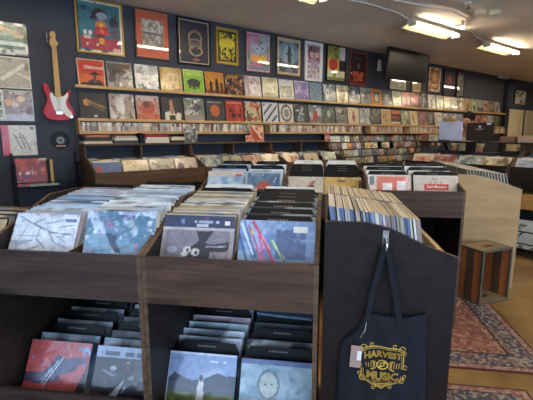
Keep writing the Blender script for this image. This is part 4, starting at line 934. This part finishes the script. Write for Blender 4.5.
# ================================================================== CLERK BEHIND THE COUNTER
def skin_obj(name, verts, edges, radii, mat, parent, root=0, sub=2):
    me = bpy.data.meshes.new(name); me.from_pydata(verts, edges, []); me.materials.append(M[mat])
    o = link(name, me, parent)
    s = o.modifiers.new('skin', 'SKIN'); s.use_smooth_shade = True
    lay = me.skin_vertices[0] if me.skin_vertices else None
    if lay is None:
        bm = bmesh.new(); bm.from_mesh(me); bm.verts.layers.skin.verify(); bm.to_mesh(me); bm.free(); lay = me.skin_vertices[0]
    for i, r_ in enumerate(radii):
        lay.data[i].radius = r_ if isinstance(r_, tuple) else (r_, r_)
        lay.data[i].use_root = (i == root)
    ss = o.modifiers.new('sub', 'SUBSURF'); ss.levels = sub; ss.render_levels = sub
    return o
p = thing('person', 'dark-haired person in a pale shirt bent forward behind the dark monitor', 'person', (6.50, 3.14, 0), R(-90))
# local: faces -Y (towards the counter), X to the person's left
V = [(0,0,.95),(0,-.01,1.10),(0,-.03,1.28),(0,-.06,1.43),(0,-.10,1.50),(0,-.14,1.56),(0,-.155,1.62),(0,-.15,1.69)]
E = [(i, i+1) for i in range(7)]; Rr = [(.15,.11),(.14,.10),(.16,.105),(.13,.09),(.055,.055),(.06,.065),(.078,.09),(.062,.075)]
def chain(start, pts, rad):
    last = start
    for q, r_ in zip(pts, rad):
        V.append(q); Rr.append(r_); E.append((last, len(V)-1)); last = len(V)-1
    return last
V.append((0,-.235,1.60)); Rr.append(.014); E.append((6, len(V)-1))          # nose
for s in (-1, 1):
    chain(0, [(s*.10,0,.88),(s*.11,-.01,.50),(s*.11,.02,.09),(s*.115,-.06,.045),(s*.12,-.15,.035)], [.095,.062,.042,.04,.03])
    w = chain(3, [(s*.17,-.06,1.40),(s*.21,-.08,1.13),(s*.17,-.28,1.03),(s*.155,-.33,1.025)], [.06,.042,.03,.033])
    for f_, (dx, l) in enumerate(((-.024,.07),(-.008,.08),(.008,.075),(.024,.06))):
        chain(w, [(s*.155+dx,-.37,1.02),(s*.155+dx*1.2,-.37-l*.5,1.012),(s*.155+dx*1.2,-.37-l,.998)], [.010,.009,.008])
    chain(w, [(s*.155-s*.03,-.345,1.02),(s*.155-s*.05,-.375,1.01)], [.011,.009])
bd = skin_obj('body', V, E, Rr, 'skin', p)
sv = [(0,0,.93),(0,-.01,1.10),(0,-.03,1.28),(0,-.06,1.43),(0,-.085,1.475)]; se = [(0,1),(1,2),(2,3),(3,4)]; sr = [(.17,.13),(.16,.12),(.18,.125),(.15,.11),(.07,.07)]
for s in (-1, 1):
    i = len(sv); sv += [(s*.18,-.06,1.40),(s*.215,-.075,1.22)]; sr += [.075,.062]; se += [(3,i),(i,i+1)]
skin_obj('shirt', sv, se, sr, 'shirt', p, root=1)
tv = [(0,0,.92),(0,0,.86)]; te = [(0,1)]; tr = [(.165,.125),(.14,.115)]
for s in (-1, 1):
    i = len(tv); tv += [(s*.10,0,.80),(s*.11,-.01,.50),(s*.11,.02,.12)]; tr += [.105,.078,.062]; te += [(1,i),(i,i+1),(i+1,i+2)]
skin_obj('trousers', tv, te, tr, 'trouser', p, root=0)
skin_obj('hair', [(0,-.145,1.755),(0,-.06,1.72),(0,-.045,1.62),(.06,-.09,1.71),(-.06,-.09,1.71)], [(0,1),(1,2),(1,3),(1,4)], [(.075,.055),(.085,.075),(.07,.055),.055,.055], 'hair', p, root=1)
for s in (-1, 1):
    skin_obj('shoe', [(s*.115,.04,.035),(s*.118,-.06,.04),(s*.122,-.19,.03)], [(0,1),(1,2)], [.042,.05,.036], 'black', p)
    MB().lathe([(.001,-.010),(.009,-.006),(.011,0),(.009,.006),(.001,.010)], (s*.032,-.225,1.635), 'y', 12).build('eye', 'black', p, smooth=True)
MB().prism([(-.03,1.555),(.03,1.555),(.02,1.566),(-.02,1.566)], -.222, -.205, 'y').build('mouth', plain('lips', '8c4c44', .5), p)

# ================================================================== BLACK WIRE RACK AT FAR LEFT
t = thing('wall_rack', 'black metal magazine rack against the wall under the small vinyl disc', 'rack', (.44, 4.78, 0))
W_ = .62
for x in (0, W_):
    MB().box(x-.012, -.012, 0, x+.012, .012, 1.13).box(x-.012, .17, 0, x+.012, .194, 1.24).box(x-.008, -.012, 1.11, x+.008, .19, 1.13).build('post', 'blackmetal', t)
for z, nm in ((.88, 'shelf'), (.52, 'shelf'), (.16, 'shelf')):
    MB().box(.012, -.012, z, W_-.012, .17, z+.018).build('shelf', 'blackmetal', t)
    MB().bar((.01,-.01,z+.06), (W_-.01,-.01,z+.06), .005).build('shelf_rail', 'blackmetal', t)
MB().box(.012, .165, .88, W_-.012, .169, 1.10).build('back_sheet', plain('dark_smoked_sheet', '2c2e34', .3), t)
o = link('record_cover', cover_mesh('record_cover', art('8c3038', [('b',4,.5,1,'b84438'),('b',5,.58,2,'6c2c5c'),('b',7,.7,3,'d87058'),('w',.42,.5,.1,.5,14,'d8b0b0'),('r',.75,.92,1,1,'c8b8b8')], 170), w=.29, h=.29, n=30), None, (.605, 4.83, .899), (-.16,0,0))
tag(o, 'magenta and red cover on the black rack at far left', 'record')
o = MB().box(-.014,0,0,.014,.12,.27).build('book', plain('straw_card', 'c8a468', .6), None, (.785, 4.82, .899)); tag(o, 'thin straw-coloured upright box beside the magenta cover', 'box')
o = MB().box(-.013,0,0,.013,.12,.275).build('book', 'black', None, (.757, 4.82, .899)); tag(o, 'thin black upright box beside the magenta cover', 'box')
o = MB().box(-.14,0,0,.14,.03,.02).build('sign_strip', plain('grey_sign', '98a098', .5), None, (.70, 4.774, .8985)); tag(o, 'grey-green strip lying at the rack shelf edge', 'sign')

# ================================================================== CRATE
cl = uv(3.42, 1.305)
yaw = math.atan2(.18*UY+.30*VY, .18*UX+.30*VX)
t = thing('wooden_crate', 'weathered wooden crate standing on end on the rug before the plywood panel', 'crate', (cl[0], cl[1], .0095), yaw)
CW, CD_, CH = .35, .255, .472
m1 = wood('orange_worn_wood', '8c5028', 'c47c44', scale=(6,6,1)); m2 = wood('dark_worn_wood', '3c3028', '6c5440', scale=(6,6,1)); m3 = wood('greyed_wood', '7c6a50', 'a08860', scale=(4,4,4))
# long side facing the camera's left: three vertical boards
for k, (a, b, mm) in enumerate(((.012,.085,m1),(.087,.168,m2),(.170,.243,m1))):
    MB().box(.003, a, .012, .013, b, CH-.012).build('side_board', mm, t)
    MB().box(CW-.013, a, .012, CW-.003, b, CH-.012).build('side_board', mm, t)
    MB().box(.014+(k*.108), CD_-.012, .012, .014+(k*.108)+.105, CD_-.003, CH-.012).build('back_board', [m2,m3,m1][k], t)
for z in (.0, CH-.016):
    mb = MB(); mb.box(.003,.003,z,CW-.003,.09,z+.016); mb.box(.003,.15,z,CW-.003,CD_-.003,z+.016); mb.box(.003,.09,z,.12,.15,z+.016); mb.box(.23,.09,z,CW-.003,.15,z+.016)
    mb.build('end_board', m3, t)
fr = MB(); s = .016
for x in (0, CW-s):
    for y in (0, CD_-s): fr.box(x-.001, y-.001, -.001, x+s+.001, y+s+.001, CH+.001)
for z in (-.002, CH-s+.002):
    for y in (-.001, CD_-s+.001): fr.box(s, y, z, CW-s, y+s, z+s)
    for x in (-.001, CW-s+.001): fr.box(x, s, z, x+s, CD_-s, z+s)
fr.build('metal_edging', 'grey_metal', t)

# ================================================================== RUGS
def rug_art(L, W):
    def f(x, y):
        X, Y = x*W, y*L; m = min(X, W-X, Y, L-Y)
        n1 = vnoise(X*62, Y*62, 5); n2 = vnoise(X*30, Y*30, 9)
        if m < .012: return hx('5c1c1c')
        if m < .05: return hx('8c5c50') if n1 > .5 else hx('a48874')
        if m < .062: return hx('30282c')
        if m < .19:
            if n1 > .62: return hx('9c8c78')
            return hx('464650') if n2 > .38 else hx('7c5c4c')
        if m < .205: return hx('401c20')
        if m < .24: return hx('a87c60') if n1 > .45 else hx('6c4840')
        cx, cy = (X-W/2), (Y-L/2)
        d = abs(cx)/.17+abs(cy)/.30
        if d < .55: return hx('5c6878') if n1 > .4 else hx('a89888')
        if d < .75: return hx('a8907c')
        if d < 1.5 and d > 1.36: return hx('c8a078')
        return hx('8c5844') if n1 > .45 else (hx('a07c62') if n2 > .5 else hx('744540')) 
    return f
def rug(name, u0, u1, v0, v1, lab):
    L, W = u1-u0, v1-v0
    fn = rug_art(L, W)
    nx, ny = int(W/.008), int(L/.008)
    me = cover_mesh(name, fn, W, L, .008, n=nx, hn=ny, edge='5c1c1c', back='5c4c40', mat=M_rug)
    o = link(name, me, None, uv(u0, (v0+v1)/2, .0085), (-PI/2, 0, YAW_BIN))
    tag(o, lab, 'rug')
mr, nt, b = newmat('woven_wool'); a_ = nt.nodes.new('ShaderNodeAttribute'); a_.attribute_name = 'paint'
nt.links.new(a_.outputs['Color'], b.inputs['Base Color']); b.inputs['Roughness'].default_value = .95
M['rugm'] = mr; M_rug = 'rugm'
rug('patterned_rug', 2.44, 4.6, .48, 1.415, 'red-brown oriental rug with blue medallion under the wooden crate')
rug('patterned_rug', .25, 2.262, .48, 1.155, 'red-brown oriental rug nearest the camera at the bottom right')

# ================================================================== STUFF UNDER THE COUNTER AT THE RIGHT EDGE
t = thing('card_carton', 'brown cardboard carton on a block below the right-edge counter bin', 'box', (5.42, 1.74, .53))
MB().box(0,-.24,0,.3,.24,.19).build('carton', plain('cardboard', 'd09a55', .8, noise=.1), t, bevel=.003)
MB().box(-.002,-.03,0,-.0005,.03,.19).build('tape', plain('packing_tape', '8c6030', .3), t)
o = tag(MB().box(5.42, 1.48, .10, 5.8, 2.0, .5295).build('storage_block', 'matte_black', bevel=.004), 'black storage block carrying the brown carton', 'box')
t = thing('wire_magazine_rack', 'low black wire rack of white sleeves on the floor at the right edge', 'rack', (5.10, 1.76, 0), R(-90))
fr = MB()
for x in (-.28, .28):
    for y in (0, .22): fr.bar((x,y,0),(x,y,.32),.008)
    fr.bar((x,0,.32),(x,.22,.32),.008).bar((x,0,.04),(x,.22,.04),.008)
for y in (0, .22):
    for z in (.04, .18, .32): fr.bar((-.28,y,z),(.28,y,z),.007)
for k in range(6): fr.bar((-.2+k*.08,0,.04),(-.2+k*.08,.22,.04),.004)
fr.bar((-.28,0,.04),(0,0,.32),.006).bar((0,0,.04),(.28,0,.32),.006)
fr.build('wire_frame', 'blackmetal', t)
for k in range(4):
    o = link('record', cover_mesh('record', art(['d8d8cc','c8ccc4','e0dcd0','b8b8ac'][k], [('b',5,.6,1,'3c3c3c')] if k == 0 else [], 180+k), n=14), None, (5.135+.038*k, 1.76, .115), (-R(14), 0, R(-90)))
    tag(o, ['white cover with black marks at the front of the wire rack', 'grey-white cover second in the wire rack', 'cream-white cover third in the wire rack', 'dull white cover at the back of the wire rack'][k], 'record', 'sleeves in the wire rack')

# ================================================================== HOOK AND TOTE BAG
hk = thing('wall_hook', 'silver hook on the near-black bin side holding the tote bag', 'hook', uv(1.43, .215, 1.065), YAW_BIN)
MB().box(-.011, -.004, -.03, .011, 0, .045).build('plate', 'chrome', hk, bevel=.001)
MB().tube([(0,-.004,.02),(0,-.02,.018),(0,-.032,.0),(0,-.03,-.02),(0,-.02,-.03),(0,-.012,-.026)], .005, 8).build('prong', 'chrome', hk, smooth=True)
bg = thing('tote_bag', 'dark navy canvas tote bag with gold shop emblem hanging on the near-black panel', 'bag', uv(1.43, .215, 0), YAW_BIN)
# body: a draped sheet with depth, local X across, Y out from the panel (negative = towards camera)
outl = [(-.055,.808),(.06,.802),(.153,.812),(.158,.70),(.165,.56),(.172,.40),(-.155,.38),(-.152,.52),(-.148,.66),(-.130,.692),(-.095,.725),(-.070,.77)]
def wl(z):   # left and right edge of the bag at height z
    pts_r = [(.38,.172),(.56,.166),(.70,.158),(.812,.153)]
    pts_l = [(.38,-.155),(.52,-.152),(.66,-.148),(.692,-.130),(.725,-.095),(.77,-.070),(.812,-.056)]
    def ip(P):
        for (a, b), (c, d_) in zip(P, P[1:]):
            if a <= z <= c: return b+(d_-b)*(z-a)/(c-a)
        return P[-1][1] if z > P[-1][0] else P[0][1]
    return ip(pts_l), ip(pts_r)
def bag_depth(x, z):
    l, r_ = wl(z); t_ = (x-l)/(r_-l)
    prof = math.sin(PI*max(0, min(1, t_)))**.5
    top = max(0, min(1, (.83-z)/.08))
    d_ = .010+.020*prof*(.4+.6*top)
    d_ += .0035*math.sin(x*70+z*18)*prof+.003*math.sin(z*60-x*30)*prof
    return d_
NX, NZ = 40, 56
bv = []; bf = []
for face in (0, 1):
    for j in range(NZ+1):
        z = .38+(.806-.38)*j/NZ; l, r_ = wl(z)
        for i in range(NX+1):
            x = l+(r_-l)*i/NX
            ztop = z + (.006*(x/.15) if j == NZ else 0) - (.010*math.sin(PI*i/NX) if j == NZ else 0)
            bv.append((x, -.006 if face else -.006-bag_depth(x, z), ztop))
K = (NX+1)*(NZ+1)
for j in range(NZ):
    for i in range(NX):
        a = j*(NX+1)+i; bf.append((a, a+1, a+NX+2, a+NX+1)); bf.append((K+a, K+a+NX+1, K+a+NX+2, K+a+1))
for j in range(NZ):
    a = j*(NX+1); bf.append((a, a+NX+1, K+a+NX+1, K+a)); a += NX; bf.append((a, K+a, K+a+NX+1, a+NX+1))
for i in range(NX):
    bf.append((i, K+i, K+i+1, i+1))
me = bpy.data.meshes.new('canvas_body'); me.from_pydata(bv, [], bf); me.materials.append(M['bag'])
for q in me.polygons: q.use_smooth = True
link('canvas_body', me, bg)
side = (1, 0, 0)
for s, pts in enumerate(([(-.002,-.028,1.060),(-.012,-.03,1.02),(-.028,-.030,.94),(-.044,-.032,.86),(-.052,-.034,.80),(-.054,-.036,.775)], [(.004,-.030,1.058),(.012,-.032,1.02),(.027,-.033,.94),(.044,-.034,.87),(.055,-.036,.80),(.057,-.037,.775)])):
    MB().ribbon(pts, .020, .0022, side).build('handle', 'bag', bg)
# back pair of handles, slightly behind
MB().ribbon([(.0,-.020,1.057),(-.018,-.018,1.0),(-.036,-.016,.90),(-.048,-.014,.79)], .019, .002, side).build('handle', 'bag', bg)
MB().ribbon([(.002,-.020,1.057),(.02,-.018,1.0),(.038,-.016,.90),(.050,-.014,.79)], .019, .002, side).build('handle', 'bag', bg)
MB().tube([(-.054,-.034,.79),(-.062,-.036,.74),(-.082,-.030,.70)], .0008, 4).build('tag_string', 'white', bg)
kt = MB().box(-.020,-.0405,-.086,.020,-.0390,0).build('swing_tag', 'kraft', bg, (-.088, .0, .682), (0, R(3), 0)); kt['label'] = 'brown kraft swing tag with a white barcode patch'
MB().box(.004,-.0415,-.056,.019,-.0406,-.02).build('barcode_patch', 'white', kt)
# emblem, laid on the front of the bag
em = bpy.data.objects.new('emblem', None)
EX, EZ = .006, .606
def on_bag(me, ox, oz, sc=1.0, arch=0.0, taper=None):
    """lay a flat mesh (x, y up) on the bag front; arch lifts the middle"""
    for v_ in me.vertices:
        x = v_.co.x*sc; y = v_.co.y*sc; d_ = v_.co.z
        y += arch*(1-(x/.06)**2)
        X, Z = ox+x, oz+y
        v_.co = (X, -.0068-bag_depth(X, Z)-d_, Z)
    return me
emb = MB()
def flat(pts, w):   # polyline of small quads in the emblem plane
    for (x0, y0), (x1, y1) in zip(pts, pts[1:]):
        dx, dy = x1-x0, y1-y0; L = math.hypot(dx, dy) or 1; nx_, ny_ = -dy/L*w/2, dx/L*w/2
        emb.quad([(x0+nx_,y0+ny_,.0008),(x1+nx_,y1+ny_,.0008),(x1-nx_,y1-ny_,.0008),(x0-nx_,y0-ny_,.0008)])
def arc(cx, cy, r_, a0, a1, n=14, ry=None): return [(cx+r_*math.cos(R(a0+(a1-a0)*k/n)), cy+(ry or r_)*math.sin(R(a0+(a1-a0)*k/n))) for k in range(n+1)]
for o_, w in ((0, .0035), (.007, .0016)):
    a = .074-o_; b = .082-o_
    flat([(-a,-b*.62),(-a,b*.78)], w); flat([(a,-b*.62),(a,b*.78)], w)
    flat([(-a,b*.78)]+[(x, b*.82+.010*(1-(x/a)**2)) for x in [a*(k/8-1) for k in range(1,16)]]+[(a,b*.78)], w)
    flat([(-a,-b*.62),(-a*.62,-b*.78),(-a*.3,-b*.88),(0,-b*1.08),(a*.3,-b*.88),(a*.62,-b*.78),(a,-b*.62)], w)
for sx in (-1, 1):
    for (cx, cy, r_) in ((.068,.070,.011),(.078,.052,.006),(.070,-.052,.010),(.080,-.036,.006),(.080,.0,.007),(.040,.082,.006),(.030,-.083,.006)):
        flat(arc(sx*cx, cy, r_, 0, 330), .0028)
    flat(arc(sx*.046, .004, .018, 100 if sx > 0 else -80, 260 if sx > 0 else 80), .003)
    flat(arc(sx*.038, .004, .018, 100 if sx > 0 else -80, 260 if sx > 0 else 80), .0022)
    for k in range(4): flat([(sx*(.030+k*.009), -.004), (sx*(.034+k*.009), .016)], .0022)
# vinyl disc with a wedge highlight
for k in range(24):
    a0, a1 = k*15, k*15+15
    if 30 <= a0 < 75 or 210 <= a0 < 255: r0 = .006
    else: r0 = .016
    p0 = [(r0*math.cos(R(q)), .005+r0*math.sin(R(q))) for q in (a0, a1)]; p1 = [(.0205*math.cos(R(q)), .005+.0205*math.sin(R(q))) for q in (a0, a1)]
    emb.quad([(*p0[0],.0008),(*p1[0],.0008),(*p1[1],.0008),(*p0[1],.0008)])
flat(arc(0, .005, .007, 0, 360, 16), .0045)
for k in range(11): flat([(-.038+k*.007, -.0685), (-.0335+k*.007, -.0685)], .006)
for k in range(7): flat([(-.023+k*.0065, -.0775), (-.019+k*.0065, -.0775)], .004)
me = emb.mesh('emblem_ornament', 'goldink', fix=False); on_bag(me, EX, EZ)
eo = link('printed_emblem', me, bg); eo['label'] = 'gold ornamental shop emblem with a vinyl disc'
for body_, size, y, bold, arch in (('HARVEST', .0325, .040, .0016, .009), ('MUSIC', .039, -.033, .0019, -.007), ('VINYL • CDS', .0125, -.058, .0004, 0)):
    me = text_mesh(body_, size, bold, .0003); me.materials.clear(); me.materials.append(M['goldink'])
    for v_ in me.vertices: v_.co.z = .0008+abs(v_.co.z)
    on_bag(me, EX, EZ+y, 1.0, arch)
    link('printed_lettering', me, eo)
bpy.data.objects.remove(em)

# ================================================================== LIGHT
wd = bpy.data.worlds.new('World'); SC.world = wd; wd.use_nodes = True
bgn = wd.node_tree.nodes['Background']
bgn.inputs['Color'].default_value = (.52, .71, 1.0, 1); bgn.inputs['Strength'].default_value = 3.1
def portal(loc, rot, sx, sy):
    l = bpy.data.lights.new('window_portal', 'AREA'); l.shape = 'RECTANGLE'; l.size = sx; l.size_y = sy
    o = bpy.data.objects.new('window_portal', l); COL.objects.link(o); o.location = loc; o.rotation_euler = rot
    l.cycles.is_portal = True
portal((1.3, YF-.01, 1.475), (R(90), 0, 0), 7.8, 2.25)
portal((XL-.01, -.55, 1.475), (R(90), 0, R(-90)), 4.3, 2.25)

# ================================================================== CAMERA
cam = bpy.data.cameras.new('Camera'); co = bpy.data.objects.new('Camera', cam); COL.objects.link(co)
cam.sensor_width = 36; cam.lens = 36*400/533; cam.clip_start = .02
az, pt = R(52.5), R(9.5)
co.location = (0, 0, 1.45); co.rotation_euler = (PI/2-pt, 0, az-PI/2)
SC.camera = co
vs = SC.view_settings
vs.view_transform = 'Standard'; vs.look = 'None'; vs.gamma = 1; vs.use_curve_mapping = False; vs.exposure = 0.95
